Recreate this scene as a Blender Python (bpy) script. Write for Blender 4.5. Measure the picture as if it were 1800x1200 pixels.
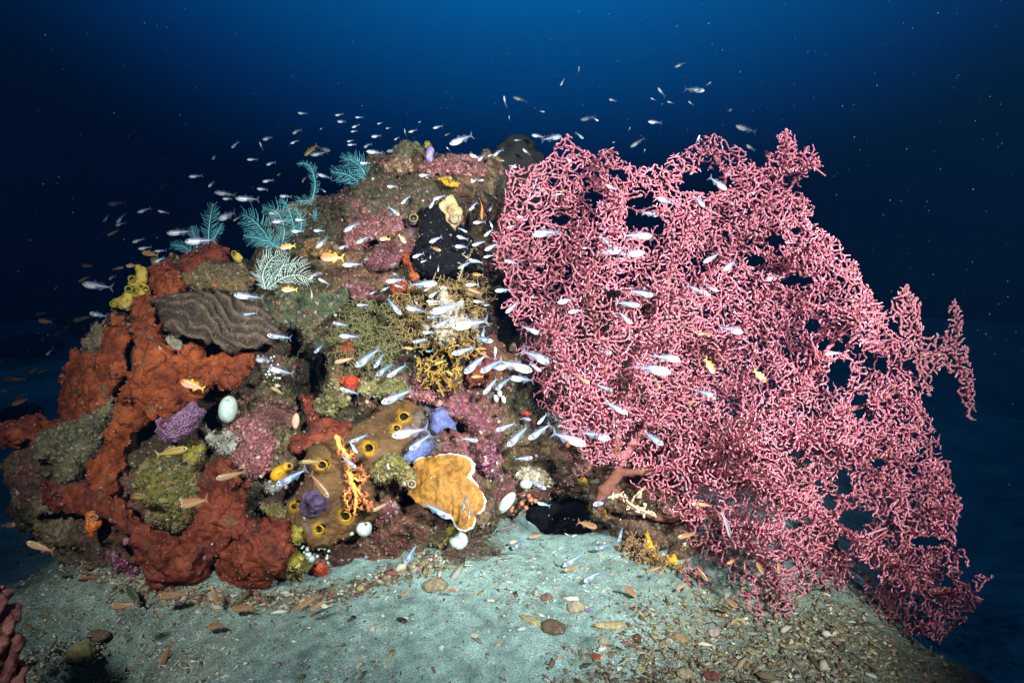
import bpy, math, random
import numpy as np
from mathutils import Vector, Matrix
from mathutils.bvhtree import BVHTree

for o in list(bpy.data.objects): bpy.data.objects.remove(o)
scene = bpy.context.scene
COL = scene.collection
rng = np.random.default_rng(11)
random.seed(11)

# ------------------------------------------------------------------ camera
F = 1173.0                                  # focal length in photo pixels (1800 wide)
TH = math.radians(11.6)
CAM = np.array([0., 0., 1.0])
FW = np.array([0., math.cos(TH), -math.sin(TH)])
UP = np.array([0., math.sin(TH), math.cos(TH)])
RT = np.array([1., 0., 0.])
cd = bpy.data.cameras.new('camera'); cam = bpy.data.objects.new('camera', cd); COL.objects.link(cam)
cam.location = CAM; cam.rotation_euler = (math.radians(90) - TH, 0, 0)
cd.sensor_width = 36; cd.lens = 36 * F / 1800; cd.clip_start = .02; cd.clip_end = 300
scene.camera = cam
def P(px, py, d): return CAM + d * (FW + (px - 900) / F * RT + (600 - py) / F * UP)

# ------------------------------------------------------------------ world: open water seen from inside, brightest towards the surface
w = bpy.data.worlds.new('World'); scene.world = w; w.use_nodes = True
nt = w.node_tree; nt.nodes.clear()
out = nt.nodes.new('ShaderNodeOutputWorld'); bg = nt.nodes.new('ShaderNodeBackground')
tc = nt.nodes.new('ShaderNodeTexCoord'); dp = nt.nodes.new('ShaderNodeVectorMath'); dp.operation = 'DOT_PRODUCT'
pk = Vector((0.03, 0.72, 0.69)).normalized(); dp.inputs[1].default_value = pk
cr = nt.nodes.new('ShaderNodeValToRGB'); cr.color_ramp.interpolation = 'B_SPLINE'
for i, (p, c) in enumerate([(0.0, (.0, .0008, .005)), (.66, (.0, .002, .012)), (.72, (.0, .006, .032)), (.79, (.0004, .034, .15)), (.85, (.001, .080, .28)),
                            (.90, (.002, .14, .44)), (1.0, (.004, .26, .75))]):
    e = cr.color_ramp.elements[i] if i < 2 else cr.color_ramp.elements.new(p)
    e.position = p; e.color = (*c, 1)
nt.links.new(tc.outputs['Generated'], dp.inputs[0]); nt.links.new(dp.outputs['Value'], cr.inputs[0])
nt.links.new(cr.outputs[0], bg.inputs[0]); nt.links.new(bg.outputs[0], out.inputs[0]); bg.inputs[1].default_value = 1.0

# ------------------------------------------------------------------ lights: the diver's two strobes, and what is left of the sun at this depth
def strobe(name, loc, aim, watt, cone, blend, size=.07, col=(1, .97, .93)):
    l = bpy.data.lights.new(name, 'SPOT'); l.energy = watt; l.spot_size = math.radians(cone); l.spot_blend = blend
    l.shadow_soft_size = size; l.color = col
    o = bpy.data.objects.new(name, l); COL.objects.link(o); o.location = loc
    o.rotation_euler = (Vector(aim) - Vector(loc)).to_track_quat('-Z', 'Y').to_euler()
    return o
strobe('strobe_light', (-.75, .05, 1.62), P(640, 680, 2.1), 350, 68, 1.0)
strobe('strobe_light', (.85, -.05, 1.55), P(1100, 560, 2.0), 1180, 64, 1.0)
sl = bpy.data.lights.new('sun_light', 'SUN'); sl.energy = .02; sl.angle = math.radians(20); sl.color = (.10, .45, .80)
so = bpy.data.objects.new('sun_light', sl); COL.objects.link(so); so.rotation_euler = (math.radians(-28), math.radians(6), 0)
scene.view_settings.view_transform = 'Standard'; scene.view_settings.look = 'None'
scene.view_settings.exposure = 0; scene.view_settings.gamma = 1

# ------------------------------------------------------------------ helpers
_pr = np.random.default_rng(5); _perm = np.concatenate([_pr.permutation(256)] * 3)
_g = _pr.normal(size=(256, 3)); _g /= np.linalg.norm(_g, axis=1)[:, None]
def pn(p, s=0):
    p = np.asarray(p, float) + s * 17.31
    i = np.floor(p).astype(int); f = p - i; i &= 255
    u = f * f * f * (f * (f * 6 - 15) + 10); r = 0
    for a in (0, 1):
        for b in (0, 1):
            for c in (0, 1):
                h = _perm[_perm[_perm[i[:, 0] + a] + i[:, 1] + b] + i[:, 2] + c]
                g = _g[h]
                dt = g[:, 0] * (f[:, 0] - a) + g[:, 1] * (f[:, 1] - b) + g[:, 2] * (f[:, 2] - c)
                wx = u[:, 0] if a else 1 - u[:, 0]; wy = u[:, 1] if b else 1 - u[:, 1]; wz = u[:, 2] if c else 1 - u[:, 2]
                r = r + wx * wy * wz * dt
    return r * 1.6
def fbm(p, fr, o=3, s=0):
    r = 0; a = 1.
    for k in range(o):
        r = r + a * pn(p * fr * 2 ** k, s + k); a *= .5
    return r
def pn2(u, v, s=0): return pn(np.stack([u, v, np.zeros_like(u)], 1), s)

def tag(o, label=None, cat=None, group=None, kind=None):
    if label: o['label'] = label
    if cat: o['category'] = cat
    if group: o['group'] = group
    if kind: o['kind'] = kind
    return o
def obj(name, me, parent=None, mat=None):
    o = bpy.data.objects.new(name, me); COL.objects.link(o)
    if mat and me: me.materials.append(mat)
    if parent: o.parent = parent
    return o
def empty(name, loc):
    o = bpy.data.objects.new(name, None); COL.objects.link(o); o.location = loc; o.empty_display_size = .02
    return o
def mesh(name, V, Fc, cols=None, smooth=True, al=None):
    """V Nx3; Fc an array (M,k) or list of such arrays"""
    if not isinstance(Fc, list): Fc = [Fc]
    Fc = [np.asarray(f) for f in Fc if len(f)]
    me = bpy.data.meshes.new(name)
    me.vertices.add(len(V)); me.vertices.foreach_set('co', np.asarray(V, np.float32).ravel())
    nl = sum(f.size for f in Fc); npoly = sum(len(f) for f in Fc)
    me.loops.add(nl); me.loops.foreach_set('vertex_index', np.concatenate([f.ravel() for f in Fc]).astype(np.int32))
    tot = np.concatenate([np.full(len(f), f.shape[1]) for f in Fc]); st = np.concatenate([[0], np.cumsum(tot)[:-1]])
    me.polygons.add(npoly); me.polygons.foreach_set('loop_start', st.astype(np.int32))
    try: me.polygons.foreach_set('loop_total', tot.astype(np.int32))
    except Exception: pass
    me.update(calc_edges=True); me.validate()
    if smooth: me.polygons.foreach_set('use_smooth', np.ones(len(me.polygons), bool))
    if cols is not None:
        at = me.color_attributes.new('Col', 'FLOAT_COLOR', 'POINT')
        c = np.ones((len(V), 4), np.float32); c[:, :3] = np.clip(cols, 0, 1)
        if al is not None: c[:, 3] = al
        at.data.foreach_set('color', c.ravel())
    return me
def place(name, V, Fc, mat, cols=None, parent=None, smooth=True):
    """mesh object whose origin sits at the base of its own vertices"""
    V = np.asarray(V, float)
    if parent is None:
        org = np.array([V[:, 0].mean(), V[:, 1].mean(), V[:, 2].min()])
    else: org = np.array(parent.matrix_world.translation) if parent.parent else np.array(parent.location)
    o = obj(name, mesh(name, V - org, Fc, cols, smooth), parent, mat)
    if parent is None: o.location = org
    return o

# ---- signed distance shapes, meshed with surface nets
def El(px, py, d, rx, ry, rz, rot=0, op=1):
    c, s = math.cos(math.radians(rot)), math.sin(math.radians(rot))
    R = np.stack([c * RT + s * UP, -s * RT + c * UP, FW])
    return ('e', P(px, py, d), np.array([rx * d / F, ry * d / F, rz]), R, op)
def Cp(a, b, ra, rb, op=1): return ('c', np.array(a, float), np.array(b, float), ra, rb, op)
def chain(pts, d, op=1):
    """pts (px,py,rpx[,depth])"""
    r = []
    for a, b in zip(pts[:-1], pts[1:]):
        da = a[3] if len(a) > 3 else d; db = b[3] if len(b) > 3 else d
        r.append(Cp(P(a[0], a[1], da), P(b[0], b[1], db), a[2] * da / F, b[2] * db / F, op))
    return r
def polyd(u, v, pts):
    pts = np.asarray(pts, float); n = len(pts); best = np.full(u.shape, 1e9); ins = np.zeros(u.shape, bool)
    for i in range(n):
        a = pts[i]; b = pts[(i + 1) % n]; e = b - a
        wx = u - a[0]; wy = v - a[1]
        t = np.clip((wx * e[0] + wy * e[1]) / (e @ e + 1e-9), 0, 1)
        best = np.minimum(best, (wx - e[0] * t) ** 2 + (wy - e[1] * t) ** 2)
        c = ((a[1] > v) != (b[1] > v)) & (u < (b[0] - a[0]) * (v - a[1]) / ((b[1] - a[1]) if b[1] != a[1] else 1e-9) + a[0])
        ins ^= c
    d = np.sqrt(best); return np.where(ins, -d, d)
def Po(pts, dep, t, rnd=None, op=1): return ('p', np.asarray(pts, float), dep, t, rnd if rnd else t * .8, op)
def flat(d, uc=0, vc=0, ax=0, ay=0, b=0, br=100):
    return lambda u, v: d + ax * (u - uc) + ay * (v - vc) + b * np.clip(((u - uc) ** 2 + (v - vc) ** 2) / br ** 2, 0, 2)
def cuv(p):
    q = p - CAM; z = np.maximum(q @ FW, .05)
    return 900 + F * (q @ RT) / z, 600 - F * (q @ UP) / z, z
def seval(pr, pts):
    if pr[0] == 'e':
        q = (pts - pr[1]) @ pr[3].T; k0 = np.linalg.norm(q / pr[2], axis=1); k1 = np.linalg.norm(q / pr[2] ** 2, axis=1)
        return k0 * (k0 - 1) / np.maximum(k1, 1e-6)
    if pr[0] == 'c':
        ab = pr[2] - pr[1]; q = pts - pr[1]; t = np.clip(q @ ab / (ab @ ab + 1e-12), 0, 1)
        return np.linalg.norm(q - t[:, None] * ab, axis=1) - (pr[3] + (pr[4] - pr[3]) * t)
    u, v, z = cuv(pts); d0 = pr[2](u, v); t, r = pr[3], pr[4]
    a = (polyd(u, v, pr[1]) + (0 if t < .012 else 2.6 * pn2(u / 12, v / 12, 71) + 1.6 * pn2(u / 5, v / 5, 72))) * z / F + r; b = np.abs(z - d0) - t + r
    return np.sqrt(np.maximum(a, 0) ** 2 + np.maximum(b, 0) ** 2) + np.minimum(np.maximum(a, b), 0) - r
def bounds(pr):
    if pr[0] == 'e': e = np.abs(pr[3].T * pr[2]).sum(1); return pr[1] - e, pr[1] + e
    if pr[0] == 'c': r = max(pr[3], pr[4]); return np.minimum(pr[1], pr[2]) - r, np.maximum(pr[1], pr[2]) + r
    u, v = pr[1][:, 0], pr[1][:, 1]
    uu = np.concatenate([u, [u.mean()], (u + u.mean()) / 2]); vv = np.concatenate([v, [v.mean()], (v + v.mean()) / 2])
    d = pr[2](uu, vv); A = [P(a, b, c + s) for a, b, c in zip(uu, vv, d) for s in (-pr[3], pr[3])]
    A = np.array(A); return A.min(0) - .01, A.max(0) + .01
def nets(S, lo, h):
    sg = S < 0
    c = [sg[a:S.shape[0] - 1 + a, b:S.shape[1] - 1 + b, d:S.shape[2] - 1 + d] for a in (0, 1) for b in (0, 1) for d in (0, 1)]
    tot = sum(x.astype(np.int8) for x in c); act = (tot > 0) & (tot < 8); I = np.argwhere(act)
    idx = np.full(act.shape, -1, np.int64); idx[act] = np.arange(len(I))
    offs = np.array([(a, b, d) for a in (0, 1) for b in (0, 1) for d in (0, 1)])
    val = [S[I[:, 0] + o[0], I[:, 1] + o[1], I[:, 2] + o[2]] for o in offs]
    acc = np.zeros((len(I), 3)); cnt = np.zeros(len(I))
    for i in range(8):
        for j in range(i + 1, 8):
            if np.abs(offs[i] - offs[j]).sum() != 1: continue
            m = (val[i] < 0) != (val[j] < 0); t = val[i][m] / (val[i][m] - val[j][m])
            acc[m] += offs[i] + t[:, None] * (offs[j] - offs[i]); cnt[m] += 1
    V = (I + acc / cnt[:, None]) * h + lo; Fs = []
    n = S.shape
    for ax in range(3):
        sl0 = [slice(1, n[k] - 1) for k in range(3)]; sl1 = list(sl0)
        sl0[ax] = slice(0, n[ax] - 1); sl1[ax] = slice(1, n[ax])
        s0 = sg[tuple(sl0)]; s1 = sg[tuple(sl1)]; E = np.argwhere(s0 != s1)
        fl = s0[E[:, 0], E[:, 1], E[:, 2]]
        base = E.copy()
        for k in range(3):
            if k != ax: base[:, k] += 1
        b, d = [(1, 2), (2, 0), (0, 1)][ax]
        q = []
        for ob, od in ((-1, -1), (0, -1), (0, 0), (-1, 0)):
            cc = base.copy(); cc[:, b] += ob; cc[:, d] += od; q.append(idx[cc[:, 0], cc[:, 1], cc[:, 2]])
        q = np.stack(q, 1); q[~fl] = q[~fl][:, ::-1]; Fs.append(q)
    Fs = np.concatenate(Fs); return V, Fs[(Fs >= 0).all(1)]
def normals(V, Q):
    n = np.cross(V[Q[:, 2]] - V[Q[:, 0]], V[Q[:, 3 if Q.shape[1] > 3 else 1]] - V[Q[:, 1 if Q.shape[1] > 3 else 0]])
    N = np.zeros_like(V)
    for k in range(Q.shape[1]): np.add.at(N, Q[:, k], n)
    return N / np.maximum(np.linalg.norm(N, axis=1), 1e-12)[:, None]
def build(prims, h, k=.02, band=(), disp=(), fn=None):
    lo = np.min([bounds(p)[0] for p in prims if p[-1] > 0], 0) - 4 * h - sum(a for _, a in band) - k * .5
    hi = np.max([bounds(p)[1] for p in prims if p[-1] > 0], 0) + 4 * h + sum(a for _, a in band) + k * .5
    n = np.ceil((hi - lo) / h).astype(int) + 1
    S = np.full(n, 10., np.float32)
    for pr in prims:
        a, b = bounds(pr); m = 2.2 * k + 3 * h
        i0 = np.clip(((a - m - lo) / h).astype(int), 0, n - 1); i1 = np.clip(np.ceil((b + m - lo) / h).astype(int) + 1, 1, n)
        if (i1 <= i0).any(): continue
        g = np.stack(np.meshgrid(*[np.arange(i0[q], i1[q]) for q in range(3)], indexing='ij'), -1)
        d = seval(pr, g.reshape(-1, 3) * h + lo).reshape(g.shape[:3])
        sl = tuple(slice(i0[q], i1[q]) for q in range(3)); A = S[sl]
        if pr[-1] > 0:
            t = np.clip(.5 + .5 * (A - d) / k, 0, 1); S[sl] = A + (d - A) * t - k * t * (1 - t)
        else:
            kk = k * .4; d = -d; t = np.clip(.5 + .5 * (d - A) / kk, 0, 1); S[sl] = A + (d - A) * t + kk * t * (1 - t)
    if band:
        am = sum(a for _, a in band); B = np.argwhere(np.abs(S) < am * 1.6 + 2 * h)
        q = B * h + lo; v = 0
        for i, (fr, a) in enumerate(band): v = v + a * pn(q * fr, i + 3)
        S[B[:, 0], B[:, 1], B[:, 2]] += v
    V, Q = nets(S, lo, h)
    for _ in range(1):
        pass
    N = normals(V, Q)
    if len(disp) or fn:
        o = 0
        for i, (fr, a) in enumerate(disp): o = o + a * pn(V * fr, i + 9)
        if fn: o = o + fn(V, N)
        V = V + N * np.reshape(o, (-1, 1)); N = normals(V, Q)
    return V, Q, N

# ---- tubes
def segs(A, B, ra, rb, n=5, ca=None, cb=None):
    A = np.asarray(A, float); B = np.asarray(B, float); m = len(A)
    ra = np.broadcast_to(ra, m); rb = np.broadcast_to(rb, m)
    d = B - A; L = np.linalg.norm(d, axis=1)[:, None]; d = d / np.maximum(L, 1e-9)
    t = np.where(np.abs(d[:, 2:3]) > .9, [[1., 0, 0]], [[0, 0, 1.]]); x = np.cross(d, t); x /= np.linalg.norm(x, axis=1)[:, None]; y = np.cross(d, x)
    an = np.arange(n) * 2 * math.pi / n
    ring = x[:, None] * np.cos(an)[None, :, None] + y[:, None] * np.sin(an)[None, :, None]
    V = np.concatenate([A[:, None] + ring * ra[:, None, None], B[:, None] + ring * rb[:, None, None]], 1).reshape(-1, 3)
    b = np.arange(m)[:, None] * 2 * n; i = np.arange(n)[None]; j = (i + 1) % n
    Q = np.stack([b + i, b + j, b + n + j, b + n + i], -1).reshape(-1, 4)
    C = None
    if ca is not None:
        C = np.concatenate([np.repeat(ca[:, None], n, 1), np.repeat((ca if cb is None else cb)[:, None], n, 1)], 1).reshape(-1, 3)
    return V, Q, C
def tube(pts, rad, n=8, cap=True):
    pts = np.asarray(pts, float); m = len(pts); rad = np.broadcast_to(rad, m)
    T = np.gradient(pts, axis=0); T /= np.linalg.norm(T, axis=1)[:, None] + 1e-12
    x = np.cross(T[0], [0, 0, 1.] if abs(T[0][2]) < .9 else [1., 0, 0]); V = []
    an = np.arange(n) * 2 * math.pi / n
    for i in range(m):
        x = x - T[i] * (x @ T[i]); x /= np.linalg.norm(x) + 1e-12; y = np.cross(T[i], x)
        V.append(pts[i] + rad[i] * (np.cos(an)[:, None] * x + np.sin(an)[:, None] * y))
    V = np.concatenate(V); Q = []
    for i in range(m - 1):
        for j in range(n): Q.append((i * n + j, i * n + (j + 1) % n, (i + 1) * n + (j + 1) % n, (i + 1) * n + j))
    T3 = []
    if cap:
        V = np.vstack([V, pts[0] - T[0] * rad[0] * .5, pts[-1] + T[-1] * rad[-1] * .6])
        for j in range(n):
            T3.append((len(V) - 2, (j + 1) % n, j)); T3.append((len(V) - 1, (m - 1) * n + j, (m - 1) * n + (j + 1) % n))
    return V, np.array(Q), np.array(T3).reshape(-1, 3)
def spline(pts, n):
    pts = np.asarray(pts, float); m = len(pts); q = np.vstack([2 * pts[0] - pts[1], pts, 2 * pts[-1] - pts[-2]]); r = []
    for t in np.linspace(0, m - 1 - 1e-6, n):
        i = int(t); f = t - i; a, b, c, d = q[i], q[i + 1], q[i + 2], q[i + 3]
        r.append(.5 * (2 * b + (c - a) * f + (2 * a - 5 * b + 4 * c - d) * f * f + (3 * b - a - 3 * c + d) * f ** 3))
    return np.array(r)
def merge(parts):
    """parts of (V, [faces...], C) -> V, list of faces, C"""
    Vs, Fd, Cs, o = [], {}, [], 0
    for V, Fl, C in parts:
        if not isinstance(Fl, list): Fl = [Fl]
        for f in Fl:
            f = np.asarray(f)
            if len(f): Fd.setdefault(f.shape[1], []).append(f + o)
        Vs.append(V); o += len(V)
        if C is not None: Cs.append(np.broadcast_to(C, (len(V), 3)))
    return np.concatenate(Vs), [np.concatenate(x) for x in Fd.values()], (np.concatenate(Cs) if Cs else None)
def ico(sub=1):
    t = (1 + 5 ** .5) / 2
    V = [(-1, t, 0), (1, t, 0), (-1, -t, 0), (1, -t, 0), (0, -1, t), (0, 1, t), (0, -1, -t), (0, 1, -t), (t, 0, -1), (t, 0, 1), (-t, 0, -1), (-t, 0, 1)]
    V = [np.array(v) / np.linalg.norm(v) for v in V]
    T = [(0, 11, 5), (0, 5, 1), (0, 1, 7), (0, 7, 10), (0, 10, 11), (1, 5, 9), (5, 11, 4), (11, 10, 2), (10, 7, 6), (7, 1, 8), (3, 9, 4), (3, 4, 2), (3, 2, 6), (3, 6, 8), (3, 8, 9), (4, 9, 5), (2, 4, 11), (6, 2, 10), (8, 6, 7), (9, 8, 1)]
    for _ in range(sub):
        mid = {}; T2 = []
        def g(a, b):
            k = (min(a, b), max(a, b))
            if k not in mid: m = V[a] + V[b]; V.append(m / np.linalg.norm(m)); mid[k] = len(V) - 1
            return mid[k]
        for a, b, c in T:
            x, y, z = g(a, b), g(b, c), g(c, a); T2 += [(a, x, z), (b, y, x), (c, z, y), (x, y, z)]
        T = T2
    return np.array(V), np.array(T)
def scatter(tV, tF, pos, nrm, scl, cols, jit=0.):
    """instances of a template, z along nrm; scl (N,3)"""
    N = len(pos); a = rng.uniform(0, 2 * math.pi, N)
    t = rng.normal(size=(N, 3)); x = np.cross(nrm, t); x /= np.linalg.norm(x, axis=1)[:, None] + 1e-9; y = np.cross(nrm, x)
    L = tV[None] * scl[:, None]
    if jit: L = L * (1 + jit * rng.normal(size=(N, len(tV), 1)))
    V = pos[:, None] + L[..., 0:1] * x[:, None] + L[..., 1:2] * y[:, None] + L[..., 2:3] * nrm[:, None]
    Fc = (tF[None] + (np.arange(N) * len(tV))[:, None, None]).reshape(-1, tF.shape[1])
    C = np.repeat(cols[:, None], len(tV), 1).reshape(-1, 3)
    return V.reshape(-1, 3), Fc, C

# ------------------------------------------------------------------ materials
def mat(name, cols=None, scale=20., rough=.7, spec=.3, bump=.3, bscale=120., vcol=False, speck=None, vor=0., vscale=60., alpha=False, metal=0., var=.35, vmix=None, sss=0.):
    m = bpy.data.materials.new(name); m.use_nodes = True; n = m.node_tree.nodes; l = m.node_tree.links
    b = n['Principled BSDF']; b.inputs['Roughness'].default_value = rough
    b.inputs['Specular IOR Level'].default_value = spec; b.inputs['Metallic'].default_value = metal
    tc = n.new('ShaderNodeTexCoord'); co = tc.outputs['Object']
    def noise(s, det=4, r=.6):
        x = n.new('ShaderNodeTexNoise'); x.inputs['Scale'].default_value = s; x.inputs['Detail'].default_value = det; x.inputs['Roughness'].default_value = r
        l.new(co, x.inputs['Vector']); return x.outputs['Fac']
    def mix(f, a, c, bt='MIX'):
        x = n.new('ShaderNodeMix'); x.data_type = 'RGBA'; x.blend_type = bt
        for s, v in ((0, f), (6, a), (7, c)):
            if hasattr(v, 'links'): l.new(v, x.inputs[s])
            elif s == 0: x.inputs[0].default_value = v
            else: x.inputs[s].default_value = (*v, 1) if len(v) == 3 else v
        return x.outputs[2]
    def ramp(f, st):
        x = n.new('ShaderNodeValToRGB')
        for i, (p, c) in enumerate(st):
            e = x.color_ramp.elements[i] if i < 2 else x.color_ramp.elements.new(p)
            e.position = p; e.color = (c, c, c, 1) if isinstance(c, (int, float)) else (*c, 1)
        l.new(f, x.inputs[0]); return x.outputs[0]
    if vcol:
        a = n.new('ShaderNodeAttribute'); a.attribute_name = 'Col'; c = a.outputs['Color']
        c = mix(1.0, c, ramp(noise(scale, 6, .7), [(.3, 1 - var), (.7, 1 + var * .6)]), 'MULTIPLY')
    else:
        k = len(cols); c = ramp(noise(scale, 6, .65), [(.32 + .36 * i / max(1, k - 1), q) for i, q in enumerate(cols)]) if k > 1 else mix(0., cols[0], cols[0])
    if speck:
        for (sc, th, sc_col) in speck:
            c = mix(ramp(noise(sc, 3, .6), [(th, 0.), (th + .04, 1.)]), c, sc_col)
    h = noise(bscale, 5, .65)
    if vor:
        v = n.new('ShaderNodeTexVoronoi'); v.inputs['Scale'].default_value = vscale; l.new(co, v.inputs['Vector'])
        if vmix: c = mix(ramp(v.outputs['Distance'], [(.15, 1.), (.42, 0.)]), c, vmix)
        mm = n.new('ShaderNodeMath'); mm.operation = 'MULTIPLY_ADD'; l.new(v.outputs['Distance'], mm.inputs[0]); mm.inputs[1].default_value = vor; l.new(h, mm.inputs[2]); h = mm.outputs[0]
    l.new(c, b.inputs['Base Color'])
    if bump:
        bp = n.new('ShaderNodeBump'); bp.inputs['Strength'].default_value = bump; bp.inputs['Distance'].default_value = .01
        l.new(h, bp.inputs['Height']); l.new(bp.outputs[0], b.inputs['Normal'])
    if sss: b.inputs['Subsurface Weight'].default_value = sss; b.inputs['Subsurface Radius'].default_value = (.02, .01, .008); b.inputs['Subsurface Scale'].default_value = .3
    if alpha: l.new(a.outputs['Alpha'], b.inputs['Alpha'])
    return m

# ------------------------------------------------------------------ seabed
def sm(x): x = np.clip(x, 0, 1); return x * x * (3 - 2 * x)
def G(x, y):
    x = np.asarray(x, float); y = np.asarray(y, float)
    p = np.stack([x, y, x * 0], 1)
    r = np.sqrt(x * x + (y - 2) ** 2)
    z = .026 * pn(p * 2.6, 1) + .013 * pn(p * 7, 2) + .005 * pn(p * 18, 3) + .0028 * pn(p * 42, 4)
    rub = sm((x - .15) / .5) * sm((1.75 - y) / .35) + sm((-.35 - x) / .3) * .6
    z = z + rub * (.006 * pn(p * 30, 5) + .006 * pn(p * 60, 6))
    xe = x + .22 * pn(p * 1.7, 11) + .07 * pn(p * 5, 12)
    z = z - .75 * sm((xe - .60) / 1.3) * sm((y - .9) / .9) * (1 - sm((r - 4) / 4))
    z = z - .55 * sm((-1.05 - xe) / 1.2) * sm((y - 1.5) / .3) * (1 - sm((r - 2) / 2))
    z = z - .30 * np.exp(-(((x + 1.02) / .16) ** 2 + ((y - 1.36) / .16) ** 2))
    z = z - .24 * np.exp(-((x - .19) / .13) ** 2 - ((y - 2.16) / .13) ** 2)  # pit added under the arch so the little cave reads dark
    z = z + sm((r - 3) / 6) * (.16 * pn(p * .9, 7) + .4 * pn(p * .25, 8)) - 2.2 * sm((r - 2.8) / 9) - 8 * sm((r - 14) / 60)
    return z
def axis(a, b, st, lo, hi):
    m = list(np.arange(a, b, st)); s = st; x = a
    while x > lo: s *= 1.13; x -= s; m.insert(0, x)
    s = st; x = m[-1]
    while x < hi: s *= 1.13; x += s; m.append(x)
    return np.array(m)
gx = axis(-1.7, 1.9, .0105, -44, 44); gy = axis(1.0, 2.9, .0105, -5, 50)
X, Y = np.meshgrid(gx, gy, indexing='ij'); Z = G(X.ravel(), Y.ravel())
GV = np.stack([X.ravel(), Y.ravel(), Z], 1); nx, ny = X.shape
i, j = np.meshgrid(np.arange(nx - 1), np.arange(ny - 1), indexing='ij'); b0 = (i * ny + j).ravel()
GQ = np.stack([b0, b0 + ny, b0 + ny + 1, b0 + 1], 1)
sandcol = np.tile(np.array([[.30, .47, .44]]), (len(GV), 1))
q = GV * [1, 1, 0]
wr = np.clip((sm((GV[:, 0] - .1) / .8) * sm((1.85 - GV[:, 1]) / .5) * .9 + sm((-.45 - GV[:, 0]) / .35) * .55 + .35 * pn(q * 3, 5)), 0, 1)[:, None]
sandcol = sandcol * (1 - wr) + wr * np.array([[.21, .25, .17]]) ; sandcol *= (1 + .28 * pn(q * 3, 9) + .3 * pn(q * 9, 3) + .4 * pn(q * 30, 4) + .3 * pn(q * 60, 5))[:, None]
m_sand = mat('sand', vcol=True, scale=260, rough=.95, spec=.1, bump=.9, bscale=300, var=.8, speck=[(190, .66, (.55, .62, .52)), (150, .69, (.08, .07, .045)), (420, .64, (.06, .08, .07))])
seabed = obj('seabed', mesh('seabed', GV, GQ, sandcol), None, m_sand); tag(seabed, kind='structure')
def gz(x, y): return float(G([x], [y])[0])
def grounds(px, py):
    R = P0(px, py); d = np.ones(len(px))
    for _ in range(26):
        p = CAM + R * d[:, None]; d = np.clip(d + (p[:, 2] - G(p[:, 0], p[:, 1])) / np.maximum(-R[:, 2], .05) * .7, .3, 60)
    return CAM + R * d[:, None]
def P0(px, py): return FW + ((px - 900) / F)[:, None] * RT + ((600 - py) / F)[:, None] * UP
def ground(px, py):
    d = 1.0
    p0 = P(px, py, 1.0) - CAM
    for _ in range(30):
        p = CAM + p0 * d; e = p[2] - gz(p[0], p[1]); d += e / max(-p0[2], .05) * .7
    return CAM + p0 * d

# ------------------------------------------------------------------ main reef rock
PAL = np.array([(.16, .10, .05), (.20, .05, .04), (.13, .13, .05), (.30, .22, .13), (.28, .08, .11), (.09, .11, .06), (.10, .05, .04), (.38, .31, .20), (.24, .13, .05), (.17, .05, .08)])
R_ = [El(300, 920, 2.10, 190, 135, .22), El(560, 890, 2.12, 200, 160, .27), El(745, 850, 2.16, 140, 140, .26), El(165, 850, 2.25, 115, 115, .22),
      El(330, 700, 2.30, 190, 170, .27), El(560, 700, 2.30, 200, 170, .28), El(780, 710, 2.32, 140, 150, .26),
      El(380, 560, 2.45, 130, 105, .24), El(580, 560, 2.50, 170, 130, .28), El(740, 540, 2.50, 130, 150, .25), El(700, 410, 2.65, 110, 110, .26),
      El(790, 365, 2.68, 90, 80, .24), El(705, 330, 2.68, 50, 48, .2), El(600, 450, 2.68, 110, 85, .2), El(525, 490, 2.65, 95, 62, .2),
      El(835, 315, 2.7, 60, 30, .14), El(560, 400, 2.8, 75, 50, .15),
      El(870, 760, 2.32, 95, 105, .2), El(955, 790, 2.35, 95, 72, .19), El(1040, 835, 2.25, 75, 46, .16), El(905, 850, 2.25, 50, 40, .13),
      El(1125, 930, 2.16, 72, 78, .15), El(1190, 985, 2.06, 78, 60, .15), El(1110, 870, 2.2, 60, 48, .15), El(1290, 1000, 2.1, 95, 60, .15), El(1400, 1010, 2.25, 110, 70, .2),
      El(860, 440, 2.85, 48, 150, .2), El(880, 600, 2.72, 52, 120, .2), El(1010, 700, 2.85, 160, 160, .25), El(1200, 860, 2.75, 200, 130, .3), El(1120, 620, 3.0, 130, 110, .25),
      El(548, 655, 2.05, 42, 58, .32, 0, -1), El(515, 605, 2.1, 24, 26, .2, 0, -1), El(884, 560, 2.45, 30, 120, .35, 0, -1), El(770, 625, 2.2, 40, 22, .2, 0, -1), El(600, 640, 2.1, 20, 14, .07, 0, -1),
      El(1010, 925, 2.2, 66, 50, .34, 0, -1), El(640, 450, 2.45, 22, 13, .1, 0, -1), El(220, 845, 2.05, 40, 60, .12, 0, -1), El(880, 620, 2.55, 30, 80, .12, 0, -1),
      El(100, 900, 2.05, 28, 20, .1, 0, -1), El(475, 870, 1.87, 22, 20, .07, 0, -1), El(715, 890, 1.93, 16, 24, .06, 0, -1)]
RV, RQ, RN = build(R_, .0095, .06, band=((5, .055), (10, .036), (20, .022), (40, .010)), disp=((80, .005), (150, .002)))
bvh = BVHTree.FromPolygons(RV.tolist(), RQ.tolist())
def ray(px, py):
    d = Vector(P(px, py, 1) - CAM); L = d.length; h = bvh.ray_cast(Vector(CAM), d / L)
    return (h[0], h[1], h[3] / L) if h[0] is not None else None
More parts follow.
